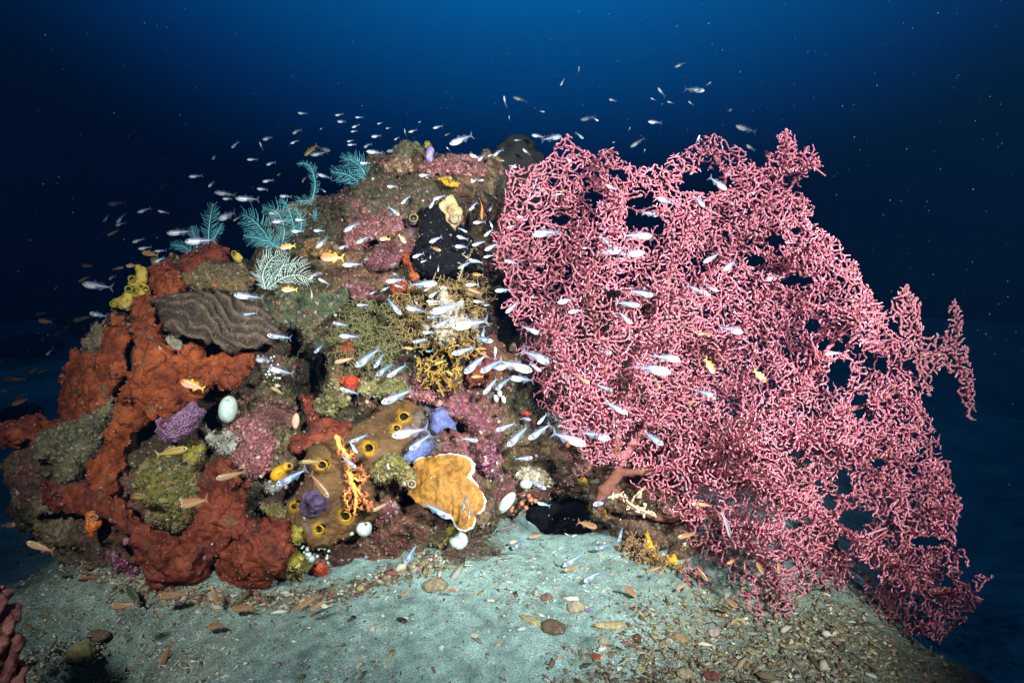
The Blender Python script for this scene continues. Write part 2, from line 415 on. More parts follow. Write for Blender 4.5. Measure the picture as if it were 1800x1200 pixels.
# coarse depth map of the rock, for laying things onto it
DU = np.arange(-20, 1500, 10); DV = np.arange(220, 1120, 10); DM = np.full((len(DU), len(DV)), np.nan)
for a, u in enumerate(DU):
    for b, v in enumerate(DV):
        h = ray(u, v)
        if h: DM[a, b] = h[2]
HIT = ~np.isnan(DM)
for _ in range(60):
    pad = np.pad(DM, 1, constant_values=np.nan); st = np.stack([pad[1 + a:pad.shape[0] - 1 + a, 1 + b:pad.shape[1] - 1 + b] for a in (-1, 0, 1) for b in (-1, 0, 1)])
    with np.errstate(all='ignore'):
        import warnings; warnings.simplefilter('ignore'); mm = np.nanmean(st, 0)
    DM = np.where(np.isnan(DM), mm, DM)
DM = np.nan_to_num(DM, nan=2.5)
DS = DM.copy()
for _ in range(4):
    pad = np.pad(DS, 1, mode='edge'); DS = np.mean([pad[1 + a:pad.shape[0] - 1 + a, 1 + b:pad.shape[1] - 1 + b] for a in (-1, 0, 1) for b in (-1, 0, 1)], 0)
def dmap(u, v, D=None):
    D = DS if D is None else D
    a = np.clip((np.asarray(u, float) - DU[0]) / 10, 0, len(DU) - 1.001); b = np.clip((np.asarray(v, float) - DV[0]) / 10, 0, len(DV) - 1.001)
    i = a.astype(int); j = b.astype(int); f = a - i; g = b - j
    return D[i, j] * (1 - f) * (1 - g) + D[i + 1, j] * f * (1 - g) + D[i, j + 1] * (1 - f) * g + D[i + 1, j + 1] * f * g
def sd(px, py): return float(dmap(np.array([px]), np.array([py]))[0])
def conf(off=0., cu=0, cv=0, br=60, bulge=0.):
    """depth function that follows the rock, off metres in front, domed by bulge"""
    return lambda u, v: dmap(u, v) - off - bulge * np.clip(1 - ((u - cu) ** 2 + (v - cv) ** 2) / br ** 2, 0, 1)

# patches of encrusting life, plus shade painted into the hollow and fan gap: (px, py, r px, colour)
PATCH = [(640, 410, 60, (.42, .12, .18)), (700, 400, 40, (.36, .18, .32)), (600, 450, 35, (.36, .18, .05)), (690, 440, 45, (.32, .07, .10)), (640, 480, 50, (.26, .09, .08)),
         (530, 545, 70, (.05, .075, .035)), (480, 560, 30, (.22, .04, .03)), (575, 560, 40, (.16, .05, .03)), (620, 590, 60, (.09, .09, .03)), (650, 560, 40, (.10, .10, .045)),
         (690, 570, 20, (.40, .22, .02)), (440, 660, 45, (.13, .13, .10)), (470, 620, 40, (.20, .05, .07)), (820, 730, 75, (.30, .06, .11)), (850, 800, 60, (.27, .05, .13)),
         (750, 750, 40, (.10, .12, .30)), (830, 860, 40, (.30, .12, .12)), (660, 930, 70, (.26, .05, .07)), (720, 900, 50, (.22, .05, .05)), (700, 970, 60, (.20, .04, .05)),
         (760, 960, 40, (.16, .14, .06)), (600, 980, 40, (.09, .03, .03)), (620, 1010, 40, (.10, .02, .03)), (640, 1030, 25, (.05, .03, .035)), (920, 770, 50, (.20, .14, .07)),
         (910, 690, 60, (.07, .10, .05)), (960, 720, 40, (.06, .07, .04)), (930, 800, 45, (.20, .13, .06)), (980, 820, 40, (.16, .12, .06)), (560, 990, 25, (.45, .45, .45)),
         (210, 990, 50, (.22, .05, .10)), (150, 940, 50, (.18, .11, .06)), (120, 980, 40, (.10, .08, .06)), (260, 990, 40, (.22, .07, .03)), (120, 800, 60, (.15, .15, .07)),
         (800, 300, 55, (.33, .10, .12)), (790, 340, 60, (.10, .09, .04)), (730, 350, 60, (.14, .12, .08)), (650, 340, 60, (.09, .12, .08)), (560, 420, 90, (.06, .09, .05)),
         (850, 440, 110, (.10, .025, .02)), (880, 560, 120, (.02, .01, .01)), (545, 655, 60, (.015, .008, .006)), (780, 640, 80, (.08, .06, .03)), (720, 640, 60, (.10, .08, .05)), (870, 650, 40, (.18, .05, .03)),  # near-black entries: painted shade for the fan gap and the dark hollow
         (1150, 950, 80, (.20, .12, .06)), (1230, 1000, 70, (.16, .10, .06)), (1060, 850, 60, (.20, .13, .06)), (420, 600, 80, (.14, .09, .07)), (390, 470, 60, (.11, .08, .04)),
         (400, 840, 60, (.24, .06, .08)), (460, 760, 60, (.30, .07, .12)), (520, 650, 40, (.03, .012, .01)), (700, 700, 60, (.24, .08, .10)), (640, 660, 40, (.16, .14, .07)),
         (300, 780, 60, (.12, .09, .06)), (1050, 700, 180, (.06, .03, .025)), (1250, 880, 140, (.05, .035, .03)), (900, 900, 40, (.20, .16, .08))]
def zonecol(V):
    wv = V + .028 * np.stack([fbm(V, 14, 3, s) for s in (21, 25, 29)], 1)
    ce = rng.integers(0, 1, 1)
    # random cells
    r2 = np.random.default_rng(3); lo = V.min(0); hi = V.max(0); S = r2.uniform(lo, hi, (1500, 3)); pc = r2.integers(0, len(PAL), 1500)
    from mathutils.kdtree import KDTree
    kd = KDTree(len(S)); [kd.insert(s, i) for i, s in enumerate(S.tolist())]; kd.balance()
    c = PAL[[pc[kd.find(p)[1]] for p in wv.tolist()]]
    best = np.full(len(V), 1.0)
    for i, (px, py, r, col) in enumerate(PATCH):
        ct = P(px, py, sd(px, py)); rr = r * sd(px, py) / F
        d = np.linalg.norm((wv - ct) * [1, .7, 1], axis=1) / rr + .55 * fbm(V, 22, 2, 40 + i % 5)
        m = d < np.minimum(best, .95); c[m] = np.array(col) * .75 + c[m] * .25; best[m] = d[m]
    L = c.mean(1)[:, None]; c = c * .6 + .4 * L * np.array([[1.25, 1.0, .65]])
    return c
ZC = zonecol(RV)
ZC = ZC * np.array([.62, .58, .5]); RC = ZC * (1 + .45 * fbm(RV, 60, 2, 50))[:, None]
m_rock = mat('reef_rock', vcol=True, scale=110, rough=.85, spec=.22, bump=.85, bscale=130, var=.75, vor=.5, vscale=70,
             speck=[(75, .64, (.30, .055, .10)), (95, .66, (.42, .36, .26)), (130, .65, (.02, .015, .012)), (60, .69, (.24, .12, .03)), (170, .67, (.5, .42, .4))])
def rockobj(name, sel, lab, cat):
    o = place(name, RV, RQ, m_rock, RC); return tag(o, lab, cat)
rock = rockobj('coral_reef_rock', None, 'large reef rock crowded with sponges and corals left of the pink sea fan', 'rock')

# ---- cover of small growth on the rock
def surf_sample(V, Q, N, n, dens=None, front=-.25):
    c = V[Q].mean(1); nn = N[Q].mean(1); a = np.linalg.norm(np.cross(V[Q[:, 2]] - V[Q[:, 0]], V[Q[:, 3]] - V[Q[:, 1]]), axis=1)
    vd = CAM - c; vd /= np.linalg.norm(vd, axis=1)[:, None]; wgt = a * ((nn * vd).sum(1) > front)
    if dens is not None: wgt = wgt * dens(c)
    i = rng.choice(len(Q), n, p=wgt / wgt.sum()); t = rng.uniform(-.5, .5, (n, 2))
    p = c[i] + t[:, :1] * (V[Q[i, 1]] - V[Q[i, 0]]) + t[:, 1:] * (V[Q[i, 3]] - V[Q[i, 0]])
    return p, nn[i] / (np.linalg.norm(nn[i], axis=1)[:, None] + 1e-9), i
SP = np.array([(.42, .14, .20), (.50, .42, .30), (.30, .04, .03), (.35, .20, .05), (.55, .52, .46), (.20, .16, .05), (.14, .04, .05), (.33, .22, .36), (.10, .12, .06), (.50, .16, .03)])
def growth_cols(i, ZF, mixp=.35):
    c = ZF[i] * rng.uniform(.6, 1.9, (len(i), 1)); m = rng.random(len(i)) < mixp
    c[m] = SP[rng.choice(len(SP), m.sum(), p=[.17, .18, .07, .08, .14, .12, .08, .05, .09, .02])] * rng.uniform(.5, 1.1, (m.sum(), 1)); return c
ZF = ZC[RQ[:, 0]]
m_growth = mat('growth', vcol=True, scale=300, rough=.8, spec=.25, bump=.3, bscale=400, var=.4)
iV, iF = ico(0); i1V, i1F = ico(1)
def dens_r(c):
    u, v, z = cuv(c); d = np.ones(len(c)); d *= np.where((u > 860) & (u < 1000) & (v < 660), .12, 1); d *= np.where(np.hypot((u - 548) / 45, (v - 655) / 60) < 1, .1, 1); d *= np.where(u > 1240, .12, 1)
    return d

def blades(pos, nr, col, n, L, r, spread=.8, seg=2):
    N = len(pos); A = []; B = []; ra = []; rb = []; ca = []
    base = np.repeat(pos, n, 0); dd = np.repeat(nr, n, 0) + spread * rng.normal(size=(N * n, 3)); dd /= np.linalg.norm(dd, axis=1)[:, None]
    LL = np.repeat(L, n) * rng.uniform(.5, 1.2, N * n); cc = np.repeat(col, n, 0) * rng.uniform(.7, 1.3, (N * n, 1)); p = base
    for k in range(seg):
        q = p + dd * (LL / seg)[:, None]; A.append(p); B.append(q); ra.append(np.full(len(p), r * (1 - k / seg * .5))); rb.append(np.full(len(p), r * (1 - (k + 1) / seg * .6))); ca.append(cc)
        dd = dd + .5 * rng.normal(size=dd.shape); dd /= np.linalg.norm(dd, axis=1)[:, None]; p = q
    return segs(np.concatenate(A), np.concatenate(B), np.concatenate(ra), np.concatenate(rb), 3, np.concatenate(ca))

# ------------------------------------------------------------------ sponges, corals, ascidians on the rock
m_orange = mat('orange_sponge', [(.06, .010, .004), (.22, .042, .010), (.42, .10, .024)], scale=14, rough=.65, spec=.3, bump=.95, bscale=90, speck=[(210, .68, (.5, .34, .2)), (60, .63, (.05, .010, .006)), (13, .62, (.17, .085, .045)), (120, .67, (.03, .008, .005))])
m_red = mat('red_sponge', [(.035, .007, .005), (.14, .024, .010), (.25, .052, .02)], scale=16, rough=.65, spec=.3, bump=.7, bscale=95, speck=[(220, .69, (.42, .28, .18)), (55, .63, (.025, .008, .006)), (15, .63, (.13, .06, .035)), (120, .67, (.02, .007, .005))])
m_brown = mat('brown_sponge', [(.055, .034, .018), (.13, .07, .026), (.20, .11, .035)], scale=9, rough=.8, spec=.2, bump=.5, bscale=160, speck=[(320, .64, (.26, .17, .09)), (30, .64, (.07, .06, .05))])
m_mauve = mat('mauve_sponge', [(.30, .15, .28), (.44, .25, .40)], scale=30, rough=.7, bump=.9, vor=1.6, vscale=150, bscale=240, vmix=(.13, .03, .13))
m_plum = mat('plum_sponge', [(.05, .03, .07), (.12, .075, .16), (.2, .14, .24)], scale=18, rough=.6, bump=.5, speck=[(200, .68, (.4, .35, .4))])
m_blue = mat('blue_sponge', [(.05, .06, .16), (.10, .12, .28), (.17, .19, .34)], scale=40, rough=.75, bump=.5, speck=[(90, .67, (.02, .02, .05))])
m_maroon = mat('maroon_crust', [(.05, .012, .018), (.13, .035, .05), (.24, .08, .10)], scale=30, rough=.8, bump=.7, speck=[(160, .66, (.5, .25, .3)), (110, .66, (.07, .02, .03))])
m_pink = mat('pink_crust', [(.09, .022, .025), (.28, .075, .09), (.42, .20, .18)], scale=60, rough=.8, bump=1.0, vor=1.0, vscale=150, speck=[(150, .62, (.72, .45, .42))])
m_magenta = mat('magenta_crust', [(.09, .01, .035), (.20, .03, .08)], scale=50, rough=.7, bump=1.0, vor=1.4, vscale=110, vmix=(.62, .36, .45))
m_olive = mat('olive_crust', [(.06, .06, .02), (.16, .15, .045), (.28, .25, .09)], scale=24, rough=.85, bump=.9, bscale=110, speck=[(130, .65, (.42, .38, .24)), (80, .65, (.03, .03, .02))])
m_moss = mat('mossy_rock', [(.04, .05, .015), (.16, .14, .03), (.34, .24, .07)], scale=22, rough=.9, bump=1., bscale=120, vor=.6, vscale=100, speck=[(120, .63, (.45, .42, .22)), (60, .62, (.09, .15, .02))])
m_sage = mat('sage_turf', [(.07, .075, .03), (.17, .17, .085), (.27, .24, .13)], scale=30, rough=.95, bump=1., bscale=150, speck=[(150, .63, (.42, .40, .28)), (70, .66, (.25, .05, .10))])
m_yellow = mat('yellow_sponge', [(.16, .14, .015), (.38, .33, .03)], scale=40, rough=.75, bump=.8, bscale=140, speck=[(110, .66, (.12, .12, .02))])
m_gold = mat('gold_sponge', [(.36, .20, .01), (.56, .34, .015)], scale=40, rough=.75, bump=.7, bscale=140)
m_cream = mat('cream_crust', [(.16, .13, .10), (.34, .28, .21), (.48, .42, .34)], scale=40, rough=.8, bump=.9, bscale=150, speck=[(90, .66, (.3, .13, .15))])
m_grey = mat('grey_crust', [(.14, .14, .12), (.34, .35, .31), (.48, .48, .43)], scale=34, rough=.85, bump=.9, bscale=150, speck=[(120, .66, (.10, .10, .06))])
m_white = mat('white_ascidian', [(.36, .46, .42), (.52, .62, .57)], scale=60, rough=.4, spec=.45, bump=.35, vor=.8, vscale=260, bscale=300, sss=.2)
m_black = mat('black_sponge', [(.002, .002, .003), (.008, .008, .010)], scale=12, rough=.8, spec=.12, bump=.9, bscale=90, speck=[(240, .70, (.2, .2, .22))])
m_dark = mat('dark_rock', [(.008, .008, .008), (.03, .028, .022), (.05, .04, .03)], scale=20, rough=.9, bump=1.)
m_ridge = mat('ridged_coral', vcol=True, scale=60, rough=.8, spec=.25, bump=.9, bscale=220, var=.45, speck=[(260, .62, (.42, .35, .28))])
m_plate = mat('plate_coral', vcol=True, scale=40, rough=.6, spec=.35, bump=.5, bscale=160, var=.35, speck=[(70, .68, (.62, .40, .14))])
m_vc = mat('painted_skin', vcol=True, scale=90, rough=.5, spec=.4, bump=.3, var=.2)
m_ascid = mat('yellow_ascidian', [(.62, .28, .01), (.80, .42, .02)], scale=30, rough=.4, spec=.5, bump=.15, sss=.1)
m_peach = mat('peach_bud', [(.62, .30, .20), (.75, .45, .34)], scale=40, rough=.6, bump=.4, sss=.1)
m_coralred = mat('coral_red', [(.55, .10, .05), (.7, .22, .12)], scale=40, rough=.6, bump=.4)
m_scarlet = mat('scarlet_sponge', [(.30, .02, .01), (.52, .06, .015)], scale=40, rough=.7, bump=.6)
m_teal = mat('teal_hydroid', [(.13, .48, .55), (.22, .62, .66)], scale=60, rough=.7, bump=0)  # teal puts the water's distance tint into the base colour
m_pale = mat('pale_hydroid', [(.50, .66, .60), (.66, .80, .72)], scale=60, rough=.7, bump=0)
m_rim = mat('opening_rim', [(.34, .16, .01), (.52, .29, .02)], scale=60, rough=.6, bump=.3)
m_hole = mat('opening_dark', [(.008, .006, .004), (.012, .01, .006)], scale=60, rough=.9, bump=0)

SURF = []
COVER = {'orange_sponge': ((.30, .08, .03), .22), 'red_sponge': ((.20, .05, .025), .22), 'brown_sponge': ((.16, .10, .05), .15), 'olive_crust': ((.22, .2, .08), 1), 'mossy_rock': ((.19, .17, .045), 1.3), 'sage_turf': ((.18, .18, .09), 1.3), 'maroon_crust': ((.20, .05, .07), 1.1),
         'pink_crust': ((.42, .12, .14), 1.3), 'tan_ledge': ((.18, .13, .06), 1), 'copper': ((.24, .13, .04), 1), 'green_sponge': ((.08, .1, .05), .8), 'cream_crust': ((.5, .42, .32), .8), 'grey_crust': ((.35, .34, .28), .7), 'black_sponge': ((.012, .012, .014), .35),
         'magenta_crust': ((.25, .07, .12), .8), 'yellow_sponge': ((.32, .28, .05), .8), 'mottled_lump': ((.3, .15, .1), 1), 'gold_sponge': ((.5, .3, .03), .5), 'scarlet_sponge': ((.4, .05, .02), .5), 'dark_rock': ((.04, .035, .03), .1)}
def body(name, lab, cat, prims, m, h=.005, k=.014, band=((16, .012), (38, .008)), disp=((80, .0028), (150, .0012)), fn=None, cf=None, parent=None, grp=None):
    if fn is None and m.name in ('orange_sponge', 'red_sponge'): fn = crumple
    V, Q, N = build(prims, h, k, band, disp, fn)
    C = cf(V, N) if cf else None
    o = place(name, V, Q, m, C, parent)
    if m.name.split('.')[0] in COVER: SURF.append((V, Q, N, COVER[m.name.split('.')[0]]))
    if parent is None: tag(o, lab, cat, grp)
    elif lab: o['label'] = lab
    return o
def crumple(V, N):
    a = pn(V * 11, 81); b = pn(V * 26, 82); c = pn(V * 60, 83); return .020 * (np.abs(a) ** .6 - .5) + .012 * (np.abs(b) ** .7 - .4) + .004 * np.abs(c) - .010 * np.clip(pn(V * 34, 85) - .45, 0, 1) * 3
def ring(parent, px, py, r, d, m, name='opening_rim', th=.3, asp=.85, lean=0, pl=None):
    """a lip round a dark mouth, facing the viewer"""
    R = r * d / F; n = 20; an = np.linspace(0, 2 * math.pi, n, endpoint=False); c = P(px, py, d)
    ax = RT * math.cos(lean) + UP * math.sin(lean); ay = -RT * math.sin(lean) + UP * math.cos(lean)
    cp = c + R * (np.cos(an)[:, None] * ax + asp * np.sin(an)[:, None] * ay)
    V = []; 
    for i in range(n):
        rad = cp[i] - c; rad /= np.linalg.norm(rad)
        for q in range(8):
            b = q * math.pi / 4; V.append(cp[i] + R * th * (math.cos(b) * rad + math.sin(b) * FW * 1.2) * (1 + .15 * math.sin(3 * an[i])))
    Q = [(i * 8 + q, i * 8 + (q + 1) % 8, ((i + 1) % n) * 8 + (q + 1) % 8, ((i + 1) % n) * 8 + q) for i in range(n) for q in range(8)]
    o = place(name, np.array(V), np.array(Q), m, None, parent)
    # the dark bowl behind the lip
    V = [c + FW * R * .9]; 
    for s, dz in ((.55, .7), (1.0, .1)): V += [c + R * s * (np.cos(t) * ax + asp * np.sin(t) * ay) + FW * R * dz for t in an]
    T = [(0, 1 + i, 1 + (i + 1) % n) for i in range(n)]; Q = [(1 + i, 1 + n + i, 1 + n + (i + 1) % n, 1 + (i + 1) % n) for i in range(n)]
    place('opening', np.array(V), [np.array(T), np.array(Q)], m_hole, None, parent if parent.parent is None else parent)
    return o
def sheet(name, lab, cat, pts, m, off=.04, t=.04, h=.005, bulge=0., fn=None, cf=None, band=((14, .014), (34, .009)), disp=((75, .0032), (150, .0014)), extra=(), k=.014, grp=None, rnd=None):
    pts = np.array(pts, float); cu, cv = pts.mean(0); br = max(np.ptp(pts[:, 0]), np.ptp(pts[:, 1])) * .6
    return body(name, lab, cat, [Po(pts, conf(off, cu, cv, br, bulge), t, rnd)] + list(extra), m, h, k, band, disp, fn, cf, grp=grp)

# the orange sponges on the left
body('orange_sponge', 'orange-brown sponge with an upright lobe and broad shelf under the ridged grey coral', 'sponge',
     [Po([(238, 528), (256, 521), (272, 526), (277, 560), (286, 590), (293, 625), (288, 652), (262, 664), (238, 657), (245, 620), (236, 590), (233, 560)], conf(.10), .038),
      Po([(238, 660), (300, 655), (322, 632), (330, 603), (350, 597), (366, 620), (388, 606), (400, 622), (418, 610), (441, 624), (437, 645), (410, 668), (385, 680), (350, 700), (310, 722), (270, 727), (240, 722), (205, 700), (215, 680)], conf(.09, 330, 660, 110, .03), .035),
      Po([(200, 680), (235, 665), (250, 700), (264, 722), (262, 745), (240, 760), (228, 790), (212, 835), (195, 875), (160, 862), (150, 850), (165, 810), (180, 770), (195, 720)], conf(.07), .04)], m_orange, k=.03, band=((8, .022), (18, .018), (42, .009)))
body('cup_sponge', 'large rust-red cup sponge with a curved pale rim, holding a mossy yellow-green rock', 'sponge',
     [Po([(75, 850), (105, 855), (150, 848), (192, 868), (215, 888), (236, 915), (245, 940), (200, 925), (150, 900), (100, 892), (78, 880)], conf(.08), .03),
      Po([(200, 882), (236, 925), (265, 922), (290, 936), (318, 940), (336, 922), (346, 890), (360, 835), (372, 802), (386, 800), (410, 820), (432, 850), (441, 880), (438, 905), (415, 940), (390, 970), (370, 1010), (330, 1035), (270, 1038), (250, 1000), (235, 940)], conf(.11, 330, 960, 120, .05), .028)],
     m_red, k=.02, h=.0045, band=((9, .02), (20, .016), (45, .008)))
sheet('fan_shaped_sponge', 'dark rust-brown fan-shaped sponge panel at the foot of the reef, right of the cup sponge', 'sponge',
      [(385, 972), (410, 937), (440, 925), (470, 905), (500, 922), (521, 965), (506, 995), (482, 1012), (472, 1035), (440, 1052), (400, 1062), (352, 1052), (335, 1036), (372, 1010)], m_red, .10, .03, bulge=.04)
body('finger_sponge', 'shadowed brown sponge with two blunt fingers on the left edge of the reef', 'sponge',
     [Po([(112, 640), (130, 617), (150, 620), (166, 650), (176, 690), (188, 722), (160, 748), (112, 742), (107, 690)], conf(.02), .05),
      Po([(180, 600), (190, 570), (215, 560), (229, 580), (223, 620), (213, 660), (206, 700), (182, 732), (176, 680)], conf(.05), .04)], m_orange, k=.03, band=((8, .022), (18, .018), (42, .009)))
sheet('ledge_sponge', 'orange-brown sponge ledge jutting out at the far left of the reef', 'sponge', [(-6, 745), (40, 736), (62, 726), (92, 745), (112, 735), (112, 760), (85, 768), (50, 772), (20, 782), (-8, 775)], m_orange, .03, .05)
sheet('block_sponge', 'squarish rust-orange sponge block beside the spotted yellow ascidians', 'sponge', [(258, 470), (275, 463), (302, 457), (319, 480), (323, 510), (310, 521), (268, 525), (261, 500)], m_orange, .05, .05)
sheet('crest_sponge', 'dark red crumpled sponge on the upper left crest of the reef', 'sponge', [(318, 458), (330, 443), (347, 436), (376, 427), (398, 440), (401, 458), (372, 464), (345, 478), (322, 482)], m_red, .04, .05, band=((30, .016), (60, .008)))
sheet('dark_green_sponge', 'dark green spreading sponge with red edges in the middle of the upper reef', 'sponge',
      [(470, 520), (500, 505), (545, 515), (585, 520), (608, 508), (610, 528), (588, 552), (560, 570), (545, 592), (510, 570), (480, 575), (462, 545)],
      mat('green_sponge', [(.03, .045, .025), (.07, .09, .045), (.16, .04, .02)], scale=13, rough=.8, bump=.8, bscale=100), .05, .035, band=((18, .02), (40, .008)))

# ridged coral
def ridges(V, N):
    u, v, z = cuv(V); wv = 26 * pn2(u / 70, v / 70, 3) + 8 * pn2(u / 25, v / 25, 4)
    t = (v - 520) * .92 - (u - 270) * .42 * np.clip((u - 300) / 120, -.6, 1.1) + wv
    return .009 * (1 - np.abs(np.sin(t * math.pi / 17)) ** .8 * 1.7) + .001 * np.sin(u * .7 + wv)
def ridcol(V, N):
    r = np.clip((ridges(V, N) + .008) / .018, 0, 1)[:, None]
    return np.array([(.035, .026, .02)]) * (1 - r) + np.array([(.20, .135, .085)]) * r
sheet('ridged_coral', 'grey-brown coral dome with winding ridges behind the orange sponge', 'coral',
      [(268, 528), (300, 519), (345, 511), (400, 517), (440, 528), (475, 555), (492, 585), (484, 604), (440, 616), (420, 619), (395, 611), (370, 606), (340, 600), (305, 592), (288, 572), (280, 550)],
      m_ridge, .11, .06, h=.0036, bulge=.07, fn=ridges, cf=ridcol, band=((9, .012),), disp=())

# plate coral with white growing rim
PL = np.array([(723, 822), (727, 808), (742, 801), (765, 798), (790, 795), (808, 797), (824, 803), (833, 815), (832, 828), (825, 838), (838, 848), (850, 862), (855, 880), (852, 895), (845, 903), (836, 905), (837, 915), (832, 928), (818, 934), (805, 931), (797, 920), (790, 905), (770, 900), (748, 893), (728, 885), (717, 868), (722, 850), (726, 838)], float)
def platefn(V, N):
    u, v, z = cuv(V); r = np.hypot(u - 745, v - 860); return .0022 * np.sin(r / 4.2 + 2.5 * pn2(u / 22, v / 22, 2)) * np.clip(-polyd(u, v, PL) / 12, 0, 1) + .003 * pn2(u / 9, v / 9, 6)
def platecol(V, N):
    u, v, z = cuv(V); d = -polyd(u, v, PL); c = np.array([(.28, .125, .018)]) + np.zeros((len(V), 3)); t = np.clip((d - 25) / 30, 0, 1)[:, None] * np.clip((800 - u) / 60, 0, 1)[:, None]
    c = c * (1 - t * .7) + t * .7 * np.array([(.13, .09, .02)]); c *= (1 + .45 * pn2(u / 12, v / 12, 8) + .4 * pn2(u / 4, v / 4, 9))[:, None]
    w_ = ((d < 2.6 + .9 * pn2(u / 5, v / 5, 10)) & ((u > 730) | (v < 815)) & ~((v > 865) & (u < 790)))[:, None]; return np.where(w_, np.array([(.80, .82, .78)]), c)
body('plate_coral', 'mustard-brown scalloped plate coral edged with a white growing rim', 'coral', [Po(PL, flat(sd(780, 860) - .13, 780, 860, -.0003, -.0006, .02, 60), .009, .006)], m_plate, h=.0028, k=.01, band=((14, .008),), disp=(), fn=platefn, cf=platecol)

# brown sponge with yellow-rimmed mouths
HO = [(710, 732, 8.5), (697, 753, 7.5), (648, 787, 9), (566, 817, 8.5), (518, 890, 8), (607, 907, 9), (560, 930, 8)]
def browncol(V, N):
    u, v, z = cuv(V); t = np.clip(.5 + .6 * fbm(V, 9, 3, 70), 0, 1)[:, None]; c = np.array([(.06, .035, .018)]) * (1 - t) + np.array([(.17, .085, .028)]) * t; g = np.clip(fbm(V, 14, 2, 75) - .35, 0, .6)[:, None]; c = c * (1 - g) + g * np.array([(.13, .12, .11)])
    for x, y, r in HO:
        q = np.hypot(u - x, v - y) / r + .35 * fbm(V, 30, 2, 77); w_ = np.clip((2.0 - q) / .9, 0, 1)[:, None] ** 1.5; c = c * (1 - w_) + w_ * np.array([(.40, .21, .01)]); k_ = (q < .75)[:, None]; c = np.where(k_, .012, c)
    return c
bs = body('brown_sponge', 'smooth dark brown sponge pierced by round mouths with bright yellow rims, centre of the reef', 'sponge',
     [Po([(655, 725), (680, 707), (715, 703), (742, 715), (747, 735), (735, 760), (715, 785), (700, 812), (670, 828), (650, 830), (660, 850), (650, 880), (665, 900), (640, 920), (610, 945), (580, 962), (545, 960), (520, 935), (503, 905), (500, 880), (530, 860), (540, 830), (537, 805), (545, 785), (580, 770), (610, 762), (635, 742)], conf(.055, 620, 830, 120, .03), .045)] +
     [El(x, y, sd(x, y) - .13, r, r * .9, .055, 0, -1) for x, y, r in HO], mat('brown_sponge', vcol=True, scale=60, rough=.8, spec=.2, bump=.5, bscale=160, var=.4, speck=[(320, .66, (.26, .17, .09))]), h=.0045, cf=browncol, band=((12, .012), (30, .004)))
bvb = BVHTree.FromPolygons([bs.matrix_world @ v.co if False else Vector(bs.location) + v.co for v in bs.data.vertices], [list(p.vertices) for p in bs.data.polygons])
for x, y, r in HO:
    ds = []
    for a in range(8):
        d = Vector(P(x + 1.35 * r * math.cos(a * .785), y + 1.35 * r * math.sin(a * .785), 1) - CAM); L = d.length; hh = bvb.ray_cast(Vector(CAM), d / L)
        if hh[0] is not None: ds.append(hh[3] / L)
    ring(bs, x, y, r * 1.05, (np.median(ds) if ds else sd(x, y) - .1) + .001, m_rim, th=.17)
sheet('dark_red_sponge', 'curved deep maroon sponge band running between the dark hollow and the brown sponge', 'sponge', [(528, 695), (548, 692), (552, 715), (565, 735), (600, 738), (615, 748), (605, 765), (575, 772), (545, 788), (515, 797), (500, 790), (520, 770), (548, 752), (535, 725)], m_red, .06, .035)
mv = sheet('mauve_sponge', 'lilac honeycomb-textured sponge with one large maroon mouth beneath the orange shelf', 'sponge',
      [(276, 742), (285, 733), (298, 728), (315, 722), (330, 716), (338, 706), (343, 716), (355, 722), (350, 740), (340, 760), (325, 772), (300, 776), (280, 768), (273, 755)], m_mauve, .10, .05, bulge=.03, h=.0045)
ring(mv, 291, 745, 8, sd(291, 745) - .165, m_maroon, th=.4)
pl = sheet('plum_sponge', 'rounded purple-grey sponge lump hanging beside the brown sponge', 'sponge', [(526, 880), (532, 864), (548, 858), (568, 862), (580, 880), (578, 895), (560, 905), (545, 904), (532, 898)], m_plum, .10, .045, bulge=.03, h=.004)
ring(pl, 557, 871, 3.6, sd(557, 871) - .16, m_plum); ring(pl, 547, 889, 2.6, sd(547, 889) - .163, m_plum)

